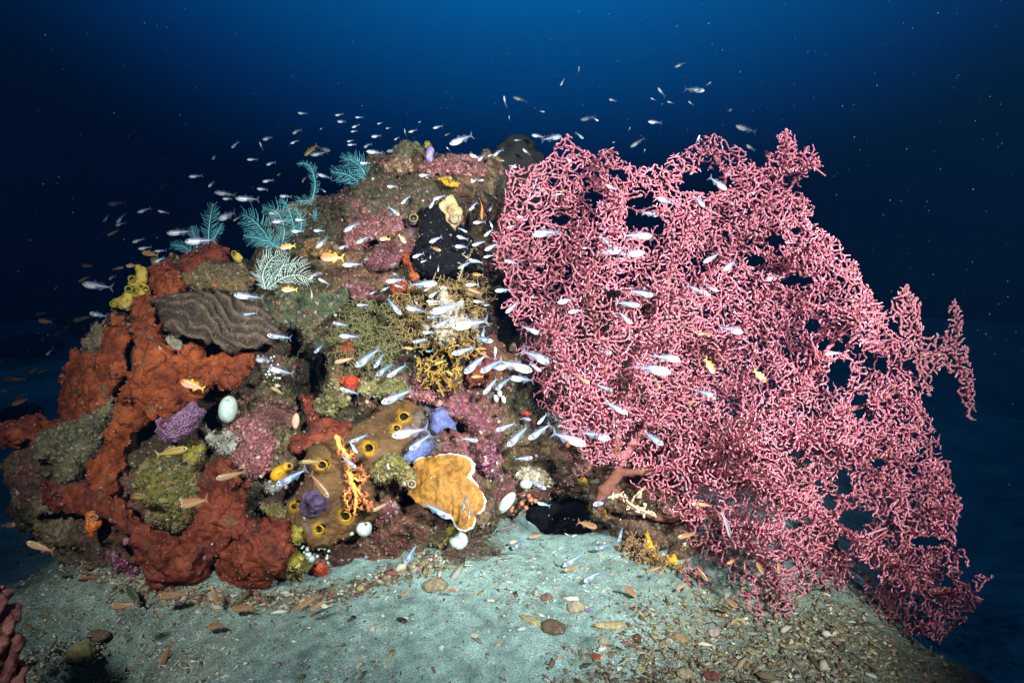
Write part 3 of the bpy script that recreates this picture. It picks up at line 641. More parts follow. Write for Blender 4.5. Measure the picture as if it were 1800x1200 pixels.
# ---- crusts and lumps: name, label, category, outline, material, off, t
LUMPS = [
 ('mossy_rock', 'yellow-green mossy rock sitting inside the rust-red cup sponge', 'rock', [(240, 830), (262, 808), (300, 800), (320, 822), (345, 835), (365, 850), (358, 880), (345, 905), (333, 928), (318, 934), (290, 925), (262, 915), (268, 895), (245, 880)], m_moss, .06, .05),
 ('turf_covered_rock', 'sage green turf-covered rock lump at the left end of the reef', 'rock', [(62, 775), (85, 755), (125, 745), (165, 728), (195, 705), (195, 745), (175, 790), (150, 815), (128, 848), (105, 845), (100, 810), (62, 805)], m_sage, .06, .06),
 ('pink_crust_coral', 'rose pink granular encrusting coral right of the small grey cluster', 'coral', [(412, 742), (435, 735), (452, 738), (470, 755), (487, 783), (475, 800), (472, 825), (455, 835), (435, 828), (415, 818), (408, 800), (425, 785), (412, 765)], m_pink, .05, .04),
 ('grey_sponge_lump', 'pale grey sponge lump with small round openings left of the rose pink coral', 'sponge', [(362, 752), (378, 768), (400, 758), (425, 762), (430, 778), (412, 788), (400, 800), (380, 790), (368, 775)], m_grey, .06, .03),
 ('lime_sponge_lump', 'lime green sponge lump just beneath the lilac sponge', 'sponge', [(320, 795), (335, 778), (355, 772), (362, 790), (355, 812), (338, 822), (325, 812)], m_yellow, .05, .035),
 ('olive_coral_lump', 'straw-coloured coral lump on the right lip of the dark hollow', 'coral', [(552, 705), (570, 690), (575, 672), (595, 668), (610, 688), (611, 705), (600, 722), (580, 730), (560, 722)], m_olive, .06, .04),
 ('shelf_coral', 'olive shelf coral with a pale underside edge above the brown sponge', 'coral', [(632, 682), (640, 668), (665, 662), (690, 665), (712, 672), (718, 690), (700, 702), (665, 700), (642, 695)], m_olive, .08, .03),
 ('scarlet_crust', 'orange-red encrusting sponge between the dark hollow and the olive shelf coral', 'sponge', [(588, 672), (605, 662), (628, 660), (632, 672), (625, 688), (612, 690), (600, 680)], m_scarlet, .06, .03),
 ('rusty_sponge_lump', 'small rusty sponge lump above the straw-coloured coral', 'sponge', [(585, 622), (600, 602), (622, 606), (618, 618), (600, 628), (590, 634)], m_orange, .05, .03),
 ('blue_crust_sponge', 'blue-violet encrusting sponge patch above the plate coral', 'sponge', [(705, 800), (722, 790), (735, 778), (760, 770), (762, 785), (752, 800), (728, 805), (715, 812)], m_blue, .05, .025),
 ('blue_patch_sponge', 'blue encrusting sponge patch between the yellow-rimmed mouths and the maroon crust', 'sponge', [(760, 728), (775, 715), (790, 728), (803, 742), (800, 755), (780, 752), (770, 765), (755, 752)], m_blue, .045, .025),
 ('maroon_crust', 'broad maroon crust over the right shoulder of the reef', 'encrusting coral', [(765, 698), (790, 690), (825, 692), (832, 710), (852, 722), (868, 740), (862, 768), (848, 790), (835, 792), (840, 765), (820, 735), (790, 730), (772, 715)], m_maroon, .05, .028),
 ('purple_nodule_crust', 'purple-pink knobbly crust right of the plate coral', 'encrusting coral', [(845, 795), (862, 780), (875, 788), (882, 815), (870, 838), (852, 828), (842, 812)], m_magenta, .05, .03),
 ('maroon_sponge', 'small round maroon sponge knob left of the branching mustard coral', 'sponge', [(722, 672), (735, 663), (748, 672), (752, 686), (735, 690), (722, 686)], m_maroon, .06, .03),
 ('salmon_crust', 'salmon pink knobbly crust along the top of the maroon crust', 'encrusting coral', [(715, 682), (740, 684), (760, 690), (785, 705), (780, 722), (760, 712), (735, 702), (718, 698)], m_pink, .055, .022),
 ('magenta_crust', 'magenta crust dotted with pale polyps at the lower left foot of the reef', 'encrusting coral', [(186, 972), (205, 968), (225, 985), (245, 1005), (248, 1020), (228, 1018), (205, 1000), (190, 988)], m_magenta, .06, .025),
 ('lilac_patch_sponge', 'dusty pink patch of sponge with tiny pores above the round white ascidian', 'sponge', [(655, 900), (680, 885), (700, 890), (692, 905), (670, 918), (658, 926)], m_maroon, .05, .025),
 ('yellow_green_lump', 'yellow-green warty sponge under the right edge of the rust sponge panel', 'sponge', [(488, 1000), (500, 978), (518, 970), (535, 980), (541, 997), (525, 1010), (502, 1014)], m_yellow, .09, .05),
 ('moss_green_sponge', 'moss green crumpled sponge above the rust sponge panel', 'sponge', [(508, 925), (525, 918), (538, 932), (535, 950), (520, 955), (512, 945)], m_yellow, .08, .035),
 ('green_crust', 'mottled green crust left of the yellow-rimmed lower mouths', 'encrusting coral', [(460, 892), (485, 884), (502, 895), (505, 912), (490, 918), (470, 905)], m_moss, .05, .03),
 ('scarlet_lump', 'bright scarlet sponge lump lying against the sand at the reef foot', 'sponge', [(585, 1048), (600, 1042), (610, 1030), (622, 1036), (626, 1052), (612, 1062), (598, 1056)], m_scarlet, .09, .04),
 ('blood_red_crust', 'blood red crust near the foot of the reef below the small white flecks', 'sponge', [(545, 1000), (562, 988), (575, 998), (572, 1025), (555, 1022)], m_scarlet, .05, .025),
 ('black_sponge', 'huge black sponge mound under the cream tube sponge', 'sponge', [(740, 372), (765, 360), (790, 380), (812, 400), (830, 412), (842, 445), (838, 475), (810, 488), (775, 490), (740, 482), (722, 460), (730, 435), (742, 420), (738, 395)], m_black, .06, .05),
 ('cinnamon_sponge', 'knobby cinnamon orange sponge between the pink crust and the branching coral', 'sponge', [(688, 500), (700, 490), (718, 492), (728, 505), (720, 520), (705, 528), (704, 540), (694, 536), (692, 520)], m_orange, .06, .035),
 ('orange_streak_sponge', 'thin orange sponge streak running down beside the black sponge', 'sponge', [(700, 436), (712, 440), (724, 462), (732, 488), (722, 494), (714, 470), (704, 450)], m_orange, .05, .02),
 ('tangerine_sponge', 'bright tangerine crust near the top of the reef', 'sponge', [(767, 312), (785, 309), (796, 316), (806, 322), (800, 330), (786, 324), (770, 319)], m_gold, .05, .02),
 ('rose_crown_rock', 'rose-coloured coral-crusted ledge crowning the reef top', 'rock', [(738, 296), (760, 283), (790, 274), (820, 276), (850, 290), (862, 302), (830, 308), (790, 302), (755, 305)], m_pink, .0, .07),
 ('mottled_crown_lump', 'red and cream mottled lump on the left of the reef top', 'rock', [(666, 290), (685, 280), (705, 274), (722, 280), (724, 300), (705, 308), (680, 305)], mat('mottled_lump', [(.30, .03, .02), (.16, .12, .05), (.55, .45, .28)], scale=45, rough=.8, bump=1.), .02, .05),
 ('hazy_green_lump', 'round hazy green sponge behind the top of the reef', 'sponge', [(690, 285), (695, 262), (712, 250), (732, 252), (745, 270), (742, 292), (715, 300)], m_sage, -.20, .07),
 ('buff_crust_pile', 'buff knobbly crust on the lower right slope by the oval white ascidians', 'encrusting coral', [(905, 835), (930, 825), (960, 835), (975, 850), (950, 858), (925, 850)], m_cream, .04, .03),
 ('yellow_arch_sponge', 'golden yellow lumpy sponge along the roof of the small cave', 'sponge', [(978, 868), (990, 858), (1003, 862), (1010, 868), (1022, 866), (1032, 885), (1028, 905), (1020, 890), (1008, 878), (985, 880)], m_gold, .06, .03),
 ('yellow_streak_sponge', 'golden yellow sponge streak on the rock leg right of the cave', 'sponge', [(1130, 935), (1142, 935), (1148, 960), (1160, 980), (1185, 975), (1188, 990), (1170, 997), (1145, 988), (1132, 965)], m_gold, .06, .025),
 ('yellow_puff_sponge', 'small yellow sponge puff at the foot of the sea fan trunk', 'sponge', [(1014, 845), (1022, 838), (1033, 843), (1034, 852), (1020, 854)], m_gold, .06, .02),
 ('yellow_tip_sponge', 'yellow sponge drop hanging just right of the cave mouth', 'sponge', [(1055, 888), (1070, 890), (1068, 905), (1062, 915), (1056, 902)], m_gold, .06, .02),
 ('chartreuse_crust', 'pale chartreuse crust edging the sand below the plate coral', 'sponge', [(722, 992), (735, 984), (747, 988), (742, 1000), (740, 1010), (732, 1002)], m_yellow, .06, .018),
 ('pistachio_sponge', 'pistachio green ruffled sponge left of the large pale round ascidian', 'sponge', [(772, 955), (785, 945), (790, 930), (802, 925), (803, 935), (790, 950), (788, 972), (776, 975)], m_yellow, .05, .02),
 ('rusty_wall_sponge', 'dark red sponge mound between the mustard coral and the sea fan', 'sponge', [(820, 650), (835, 615), (855, 608), (868, 622), (870, 650), (850, 680), (825, 685)], m_red, .04, .04),
 ('pale_bluish_patch', 'pale blue-grey sponge patch on the crest below the plum sponge', 'sponge', [(470, 850), (482, 848), (494, 856), (490, 868), (474, 866)], m_grey, .06, .02),
 ('tan_ledge', 'tan rubbly ledge under the crest sponge at the upper left', 'rock', [(322, 482), (350, 466), (400, 458), (430, 470), (444, 490), (430, 510), (395, 512), (345, 508), (325, 500)], mat('tan_ledge', [(.05, .04, .02), (.14, .10, .045), (.24, .13, .04)], scale=20, rough=.9, bump=1.), .05, .05),
 ('copper_ledge', 'copper-brown ledge crust left of the rose crust on the upper slope', 'encrusting coral', [(515, 445), (545, 425), (575, 418), (590, 432), (565, 448), (535, 455)], mat('copper', [(.08, .05, .02), (.28, .14, .03)], scale=30, rough=.9, bump=.9), .05, .03),
 ('rose_slope_crust', 'rose crust spread over the upper slope left of the black sponge', 'encrusting coral', [(600, 420), (630, 395), (665, 385), (700, 388), (712, 405), (690, 415), (650, 420), (625, 438), (605, 436)], m_pink, .045, .025),
 ('mauve_slope_crust', 'mauve-pink crust patches beside the black sponge', 'encrusting coral', [(640, 455), (662, 440), (690, 425), (720, 428), (738, 440), (715, 448), (690, 470), (660, 475)], m_maroon, .045, .022),
 ('crimson_crust', 'deep crimson crust above the cinnamon sponge', 'encrusting coral', [(610, 508), (630, 500), (652, 508), (660, 522), (640, 530), (618, 524)], m_maroon, .045, .02),
 ('cream_streak_crust', 'cream and rose crust just under the dark ridge of the grey coral', 'encrusting coral', [(288, 592), (305, 588), (330, 596), (325, 622), (316, 648), (308, 628), (298, 606)], m_cream, .07, .02),
]
for nm, lab, cat, pts, mt, off, t in LUMPS:
    sm_ = np.ptp([p[0] for p in pts]) < 60
    sheet(nm, lab, cat, pts, mt, off * .8, t, h=.0042 if sm_ else .006, band=((22, .010), (55, .006)) if sm_ else ((16, .014), (42, .007)), disp=((95, .0028), (170, .0012)), bulge=.01)
for x, y, r in ((385, 775, 2.5), (400, 770, 3), (402, 790, 2.4), (421, 772, 3)):
    o = ring(bpy.data.objects['grey_sponge_lump'], x, y, r, sd(x, y) - .115, m_cream)

# white and pale ascidians
def egg(name, lab, px, py, rx, ry, rot, off, m=None, grp=None, rz=None):
    d = sd(px, py) - off
    o = body(name, lab, 'ascidian', [El(px, py, d, rx, ry, rz or min(rx, ry) * d / F, rot)], m or m_white, h=min(rx, ry) * d / F / 7, k=.004, band=((40, .0015),), disp=(), grp=grp)
    return o
e = egg('white_ascidian', 'largest pale egg-shaped ascidian, on the slope above the rose pink coral', 401, 719, 16, 24, -8, .09, grp='pale ascidians')
ring(e, 400, 704, 2.5, sd(401, 719) - .11, m_grey)
e = egg('white_ascidian', 'pale round ascidian low on the reef under the brown sponge', 640, 928, 14, 14.5, 0, .09, grp='pale ascidians'); ring(e, 643, 921, 2.2, sd(640, 928) - .108, m_grey)
egg('white_ascidian', 'small bluish ascidian touching the left side of the low round one', 617, 933, 8, 8, 0, .07, grp='pale ascidians')
e = egg('white_ascidian', 'pale green-white round ascidian at the sand edge beneath the plate coral', 806, 950, 16.5, 16, 0, .09, grp='pale ascidians'); ring(e, 808, 946, 3, sd(806, 950) - .112, m_grey)
egg('white_ascidian', 'long leaning pale ascidian right of the plate coral', 890, 884, 10, 23, -38, .07, grp='pale ascidians')
egg('white_ascidian', 'short pale oval ascidian above the red cave polyps', 925, 851, 11, 8, 0, .08, grp='pale ascidians')
for x, y, lb in ((878, 690, 'tiny pale blue ascidian, upper one of the trio beneath the sea fan edge'), (885, 702, 'tiny pale blue ascidian, lower right one of the trio beneath the sea fan edge'), (872, 700, 'tiny pale blue ascidian, lower left one of the trio beneath the sea fan edge')):
    egg('tiny_ascidian', lb, x, y, 4, 7, 15, .06, grp='pale blue tiny ascidians')
egg('pink_bud', 'peach pink lobed bud standing under the dark hollow', 520, 740, 6.5, 14, -4, .08, m_peach)
egg('violet_ascidian', 'small violet ascidian on the right slope near the thin black-white hydroid', 926, 737, 7, 5, 0, .08, m_plum)
egg('orange_ascidian', 'small vivid orange ascidian on the right slope', 998, 782, 4.5, 4.5, 0, .08, m_coralred)
egg('red_strip_sponge', 'short orange-red sponge strip on the right slope above the violet ascidian', 924, 726, 10, 4, -8, .07, m_scarlet)
egg('blue_ascidian', 'small pale blue pear-shaped ascidian near the sand', 758, 979, 5, 8, 10, .08, m_blue)

# yellow ascidian with two mouths
ya = body('yellow_ascidian', 'glossy yellow-orange ascidian with two dark mouths beneath the rose pink coral', 'ascidian', [El(493, 831, sd(495, 828) - .09, 19, 13, .025, 32), El(506, 820, sd(495, 828) - .10, 9, 8, .02, 0)], m_ascid, h=.003, k=.012, band=(), disp=())
ring(ya, 509, 819, 4.2, sd(495, 828) - .121, m_rim, asp=1.2, th=.25); ring(ya, 493, 833, 4, sd(495, 828) - .117, m_rim, th=.25)

# green tube sponge with two pale mouths
d0 = sd(695, 828) - .13
ts = body('tube_sponge', 'green mossy two-armed tube sponge with pale mouths beside the plate coral', 'sponge',
          chain([(668, 828, 14), (690, 812, 14), (705, 825, 14), (722, 848, 10)], d0) + chain([(690, 818, 12), (676, 834, 9), (671, 838, 8)], d0 - .01), m_moss, h=.004, k=.012, band=((40, .006),))
ring(ts, 671, 837, 6.5, d0 - .022, m_cream, asp=1.2); ring(ts, 724, 850, 6, d0 - .014, m_cream, asp=1.1, lean=.6)
# cream tube sponge
d0 = sd(800, 375) - .10
ct = body('cream_tube_sponge', 'cream and rusty tube sponge with a round open mouth on top of the black sponge', 'sponge',
          chain([(778, 362, 9), (792, 352, 9), (800, 372, 12), (802, 384, 11)], d0) + chain([(796, 372, 13), (790, 392, 12), (792, 400, 10)], d0 + .02), mat('cream_tube', [(.28, .05, .02), (.50, .36, .16), (.6, .5, .28)], scale=30, rough=.7, bump=.6), h=.004, k=.015)
ring(ct, 801, 384, 8, d0 - .024, m_cream, th=.3)
yr = egg('ringed_ascidian', 'dark ascidian mouth ringed in bright yellow left of the black sponge', 727, 386, 12, 10, 0, .06, m_plum)
ring(yr, 727, 383, 7, sd(727, 386) - .09, m_yellow, asp=.9, th=.16)
# ascidian on the very top
tp = egg('tall_ascidian', 'tall white and purple vase ascidian standing on the reef top', 756, 272, 8, 14, -6, .06, mat('purple_white', [(.55, .6, .55), (.25, .13, .45), (.6, .62, .6)], scale=50, rough=.5, bump=.3))
yn = egg('yellow_siphon_ascidian', 'small yellow ascidian with an open mouth behind the tall purple one', 751, 255, 5, 7, 0, .05, m_yellow); ring(yn, 751, 252, 4, sd(751, 255) - .065, m_yellow, th=.25)

# spotted ascidians, black on yellow
m_spot = mat('spotted_skin', [(.30, .19, .02), (.5, .34, .04), (.45, .40, .22)], scale=25, rough=.5, spec=.4, bump=.4, vor=.6, vscale=48, vmix=(.012, .01, .012))
def spotted(lab, pr, rings, d):
    o = body('spotted_ascidian', lab, 'ascidian', pr, m_spot, h=.004, k=.012, band=((40, .003),), grp='black-spotted yellow ascidians')
    for x, y, r in rings: ring(o, x, y, r, d - .02, m_yellow, th=.28)
dd = sd(262, 530) - .05
spotted('black-spotted yellow ascidian, lowest and widest of the left cluster', chain([(205, 533, 9), (222, 532, 12), (228, 518, 10)], dd), [(200, 534, 6), (226, 508, 6)], dd)
spotted('black-spotted yellow ascidian in the middle of the left cluster beside the upright orange lobe', chain([(240, 518, 9), (252, 512, 10), (250, 502, 7)], dd), [(238, 511, 6), (256, 508, 5)], dd)
spotted('tall black-spotted yellow ascidian at the top of the left cluster', chain([(234, 499, 8), (248, 492, 9), (250, 478, 8), (244, 469, 5)], dd), [(232, 490, 6)], dd)
dd = sd(418, 456) - .06
spotted('small dark-spotted ascidian on the crest beside the near white hydroid', chain([(412, 446, 6), (420, 454, 8)], dd), [(411, 444, 3.5)], dd)
dd = sd(165, 925) - .09
oa = body('orange_ascidian', 'orange net-patterned ascidian with a white lip under the left arm of the cup sponge', 'ascidian', chain([(163, 912, 10), (164, 924, 11), (158, 938, 8)], dd), mat('net_skin', [(.42, .05, .01), (.62, .16, .02)], scale=60, rough=.5, bump=.4, vor=.8, vscale=130, vmix=(.75, .38, .06)), h=.0035)
ring(oa, 165, 909, 7, dd - .014, m_cream, asp=.6, th=.2)

# pale knobby sponge in the mustard coral
dd = sd(800, 570) - .10
body('knobby_pale_sponge', 'pale beige knobby upright sponge among the mustard branching coral', 'sponge', chain([(778, 508, 6), (780, 528, 8), (792, 545, 9), (808, 535, 8)], dd) + chain([(792, 545, 9), (790, 565, 10), (788, 590, 13), (775, 598, 8)], dd) + chain([(790, 570, 10), (805, 565, 9), (818, 560, 7)], dd) + chain([(764, 566, 5), (768, 578, 5), (775, 592, 6)], dd) + chain([(742, 568, 4), (750, 575, 5)], dd), m_cream, h=.0045, band=((50, .006),))
# cluster of small blue-white knobs, and coral-red cave polyps, white flecks
def knobs(name, lab, cat, pts, m, off, part):
    e = empty(name, P(pts[0][0], pts[0][1], sd(pts[0][0], pts[0][1]) - off)); tag(e, lab, cat)
    for x, y, r in pts:
        d = sd(x, y) - off
        V, T = ico(2); N = V * (1 + .12 * pn(V * 2 + x, 3))[:, None]
        place(part, P(x, y, d) + N * r * d / F, T, m, None, e)
knobs('knob_cluster', 'cluster of blue-white bubbly knobs between the cup sponge and the rust panel at the sand', 'sponge', [(312 + 46 * random.random(), 1012 + 22 * random.random(), 2.5 + 2.5 * random.random()) for _ in range(26)], m_white, .10, 'knob')
knobs('cave_polyps', 'coral-red tube polyps hanging at the left of the small cave roof', 'coral', [(917, 884, 4.5), (925, 892, 4), (933, 878, 4.5), (941, 880, 4), (899, 897, 3.5), (901, 892, 3), (930, 871, 3.5)], m_coralred, .05, 'polyp')
knobs('pale_flecks', 'scatter of white flecks of sponge by the yellow-green warty lump', 'sponge', [(530 + 50 * random.random(), 955 + 26 * random.random(), 1.5 + 2.2 * random.random()) for _ in range(24)] + [(546, 982, 7), (543, 975, 5)], m_white, .05, 'fleck')
knobs('grey_bubbles', 'small pale bubbles of sponge on the slope right of the dark hollow rim', 'sponge', [(452 + 40 * random.random(), 625 + 45 * random.random(), 1.2 + 1.5 * random.random()) for _ in range(20)], m_white, .05, 'bubble')

# ---- cover of small growth on rock and crusts
def cover():
    pos, nr, fi = surf_sample(RV, RQ, RN, 16000, dens_r); co = growth_cols(fi, ZF, .24)
    PP, NN, CC = [pos], [nr], [co]; WW = [np.ones(len(pos))]
    for V, Q, N, (c, dn) in SURF:
        a = np.linalg.norm(np.cross(V[Q[:, 2]] - V[Q[:, 0]], V[Q[:, 3]] - V[Q[:, 1]]), axis=1).sum() / 2; n = int(a * 7000 * dn)
        if n < 3 or n > 6000: continue
        p, q, i = surf_sample(V, Q, N, n); cc = np.array(c) * rng.uniform(.5, 1.9, (n, 1)); m = rng.random(n) < .26; cc[m] = SP[rng.choice(len(SP), m.sum())] * rng.uniform(.5, 1.1, (m.sum(), 1))
        PP.append(p); NN.append(q); CC.append(cc); WW.append(np.full(n, .75 if dn > .5 else .5))
    pos, nr, co, ww = map(np.concatenate, (PP, NN, CC, WW)); n = len(pos); co = (co * .68 + .32 * co.mean(1)[:, None] * np.array([[1.2, 1., .7]])) * .82
    s = (rng.gamma(2.0, .0013, n) + .0009) * ww
    V, Fc, C = scatter(i1V, i1F, pos, nr, np.stack([s * rng.uniform(.7, 1.8, n), s, s * rng.uniform(.6, 1.6, n)], 1), co, .28)
    tag(place('encrusting_growth', V, Fc, m_growth, C), 'knobbly encrusting growth covering the whole reef rock', 'encrusting life', kind='stuff')
    pos2, nr2, fi = surf_sample(RV, RQ, RN, 11000, dens_r); k = ww > .6; k[:16000] = False
    p3 = np.concatenate([pos2, pos[k]]); n3 = np.concatenate([nr2, nr[k]]); c3 = np.concatenate([growth_cols(fi, ZF, .22), co[k]])
    V, Fc, C = blades(p3, n3, c3, 5, rng.uniform(.005, .015, len(p3)), .0006, .7)
    tag(place('turf_algae', V, Fc, m_growth, C), 'short fuzzy turf of algae and hydroids over the reef rock', 'algae', kind='stuff')
cover()

# ---- other rocks, and the added lump for the cave's shade
def boulder(name, lab, prims, m=None, h=.02, band=((4, .05), (10, .03), (24, .012)), k=.08):
    return body(name, lab, 'rock', prims, m or m_dark, h=h, k=k, band=band, disp=())
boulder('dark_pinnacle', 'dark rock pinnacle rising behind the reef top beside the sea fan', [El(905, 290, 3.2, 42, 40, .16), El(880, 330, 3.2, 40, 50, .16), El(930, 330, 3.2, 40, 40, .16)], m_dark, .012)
boulder('cave_shade_lump', 'added black lump standing in for shade at the back of the little cave', [El(985, 884, 2.42, 60, 46, .08), El(1025, 890, 2.40, 44, 36, .07)], m_black, .009, ((9, .04), (20, .03), (45, .012)), .04)  # near-black lump added to stand in for the shade under the arch
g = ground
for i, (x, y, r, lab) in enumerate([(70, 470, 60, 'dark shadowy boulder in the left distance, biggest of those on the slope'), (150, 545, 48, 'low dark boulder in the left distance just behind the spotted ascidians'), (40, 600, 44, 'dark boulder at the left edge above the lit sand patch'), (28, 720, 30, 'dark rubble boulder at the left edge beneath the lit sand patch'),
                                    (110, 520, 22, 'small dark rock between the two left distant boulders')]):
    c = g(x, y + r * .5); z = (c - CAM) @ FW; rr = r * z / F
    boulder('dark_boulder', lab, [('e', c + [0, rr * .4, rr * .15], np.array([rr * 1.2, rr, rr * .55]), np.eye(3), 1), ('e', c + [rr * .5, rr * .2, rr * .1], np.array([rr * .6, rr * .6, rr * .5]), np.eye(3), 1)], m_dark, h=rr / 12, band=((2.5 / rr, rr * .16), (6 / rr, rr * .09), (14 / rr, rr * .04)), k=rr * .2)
# near pinkish barrel sponge cut by the lower left edge
def brid(V, N): u, v, z = cuv(V); return .010 * np.sin((u + v * .35) / 4.2 + 2 * pn2(u / 14, v / 30, 4))
body('barrel_sponge', 'ribbed dull pink barrel sponge cut off by the lower left corner', 'sponge', [Po([(-60, 1050), (-10, 1028), (6, 1026), (18, 1060), (30, 1110), (42, 1160), (55, 1230), (40, 1300), (-80, 1300)], flat(1.22), .05)],
     mat('pink_barrel', [(.04, .015, .015), (.22, .08, .07), (.36, .17, .14)], scale=26, rough=.85, bump=1.), fn=brid, h=.004)

# ------------------------------------------------------------------ branching growth: fans and bushes
def grow(outline, depth, limbs, spacing, layers=1, dj=.02, holes=(), alpha=.12, seed=1, maxlink=70, gapn=None):
    """limbs: list of polylines (px,py,rpx). Twigs fill the outline and hang on to the nearest wood.
    returns pos(N,3), parent, group(limb index), is_limb, radius_px(limb nodes)"""
    r = np.random.default_rng(seed); O = np.array(outline, float)
    U = []; PAR = []; G_ = []; LR = []; PL_ = []
    for li, lb in enumerate(limbs):
        q = spline([(a[0], a[1], a[2]) for a in lb], max(4, int(sum(math.hypot(lb[i + 1][0] - lb[i][0], lb[i + 1][1] - lb[i][1]) for i in range(len(lb) - 1)) / spacing * 1.3)))
        for k, (x, y, rr) in enumerate(q):
            PAR.append(len(U) - 1 if k else -1); U.append((x + (r.normal() * 1.2 if k else 0), y + (r.normal() * 1.2 if k else 0), 0)); G_.append(li); LR.append(max(rr, .6)); PL_.append(k * spacing)
    nl = len(U)
    lo = O.min(0); hi = O.max(0); pts = []
    for L in range(layers):
        gx_, gy_ = np.meshgrid(np.arange(lo[0], hi[0], spacing), np.arange(lo[1], hi[1], spacing)); p = np.stack([gx_.ravel(), gy_.ravel()], 1)
        p = p + r.uniform(-.5, .5, p.shape) * spacing * 1.25; d = polyd(p[:, 0], p[:, 1], O)
        ok = d < r.uniform(-4, 6, len(p))
        for hx, hy, ha, hb in holes: ok &= (((p[:, 0] - hx) / ha) ** 2 + ((p[:, 1] - hy) / hb) ** 2) > r.uniform(.8, 1.3, len(p))
        if gapn: ok &= (pn2(p[:, 0] / gapn[0], p[:, 1] / gapn[0], 60 + L) > gapn[1])
        p = p[ok]; pts.append(np.column_stack([p, np.full(len(p), L)]))
    pts = np.concatenate(pts); Un = np.array(U)[:, :2]
    dd = np.full(len(pts), 1e9)
    for i in range(0, nl, 3): dd = np.minimum(dd, (pts[:, 0] - Un[i, 0]) ** 2 + (pts[:, 1] - Un[i, 1]) ** 2)
    order = np.argsort(np.sqrt(dd) + r.uniform(0, spacing * 1.5, len(pts)))
    cell = spacing * 2; grid = {}
    for i, (x, y, _) in enumerate(U): grid.setdefault((int(x // cell), int(y // cell)), []).append(i)
    ch = np.zeros(len(U) + len(pts), int)
    for oi in order:
        x, y, L = pts[oi]; ci, cj = int(x // cell), int(y // cell); best = 1e9; bi = -1
        for R in (1, 2, 5):
            for a in range(ci - R, ci + R + 1):
                for b in range(cj - R, cj + R + 1):
                    for k in grid.get((a, b), ()):
                        ux, uy, ul = U[k]
                        c = math.hypot(ux - x, uy - y)
                        if c < 3: c += 6
                        c += alpha * PL_[k] * .2 + (5 if (ul != L and k >= nl) else 0) + (7 if ch[k] > 2 else 0)
                        if c < best: best = c; bi = k
            if bi >= 0: break
        if bi < 0 or math.hypot(U[bi][0] - x, U[bi][1] - y) > maxlink: continue
        ch[bi] += 1; U.append((x, y, L)); PAR.append(bi); G_.append(G_[bi]); LR.append(0); PL_.append(PL_[bi] + math.hypot(U[bi][0] - x, U[bi][1] - y)); grid.setdefault((ci, cj), []).append(len(U) - 1)
    U = np.array(U); PAR = np.array(PAR); G_ = np.array(G_); LR = np.array(LR)
    cnt = np.ones(len(U))
    for i in range(len(U) - 1, nl - 1, -1): cnt[PAR[i]] += cnt[i]
    dz = np.array(depth(U[:, 0], U[:, 1])) + np.where(np.arange(len(U)) < nl, 0, (U[:, 2] - (layers - 1) / 2) * dj * 1.1 + r.normal(size=len(U)) * dj * .35)
    pos = CAM + dz[:, None] * (FW + ((U[:, 0] - 900) / F)[:, None] * RT + ((600 - U[:, 1]) / F)[:, None] * UP)
    return pos, PAR, G_, nl, LR, cnt, dz, U
def twigs(pos, PAR, sel, cnt, dz, rpx, r, base, tip, hook=.7, hl=10, wob=.25, n=5, knob=.3, grow_=.22, lightp=.3):
    """knobbly tubes for the selected nodes, plus short side hooks"""
    i = np.array(sel); p0 = pos[PAR[i]]; p1 = pos[i]; L = np.linalg.norm(p1 - p0, axis=1)[:, None]
    R = (rpx * (1 + grow_ * np.log(cnt[i]))) * dz[i] / F
    off = r.normal(size=(2, len(i), 3)) * wob * L
    a = p0 * .66 + p1 * .34 + off[0] * .7; b = p0 * .33 + p1 * .67 + off[1] * .7
    tone = r.uniform(0, 1, len(i)); big = np.clip(np.log(cnt[i]) / 4, 0, 1)
    col = base[None] * r.uniform(.75, 1.2, (len(i), 1)); col = col * (1 - lightp * tone[:, None]) + tip[None] * lightp * tone[:, None]
    k = lambda: R * (1 + knob * r.uniform(-.6, 1, len(i)))
    ra, rb, rc, rd = k(), k(), k(), k()
    leaf = cnt[i] <= 1; cend = col.copy(); cend[leaf] = col[leaf] * .4 + tip * .6; rd = np.where(leaf, rd * .7, rd)
    P_ = [segs(p0, a, ra, rb, n, col), segs(a, b, rb, rc, n, col), segs(b, p1, rc, rd, n, col, cend)]
    if hook:
        for rep in range(int(math.ceil(hook))):
            m = r.random(len(i)) < (hook - rep); s0 = a[m]; q = r.normal(size=(m.sum(), 3)); q -= .75 * (q @ FW)[:, None] * FW; q /= np.linalg.norm(q, axis=1)[:, None]
            ll = (hl * r.uniform(.5, 1.2, m.sum()) * dz[i][m] / F)[:, None]; s1 = s0 + q * ll * .55; q2 = q + .7 * r.normal(size=q.shape) * [1, .4, 1]; q2 /= np.linalg.norm(q2, axis=1)[:, None]; s2 = s1 + q2 * ll * .5
            rr = rpx * dz[i][m] / F; cm = col[m] * .7 + tip * .3; ce = col[m] * .25 + tip * .75
            P_ += [segs(s0, s1, rr * .95, rr * 1.15, n, col[m], cm), segs(s1, s2, rr * 1.15, rr * .8, n, cm, ce)]
    return merge(P_)
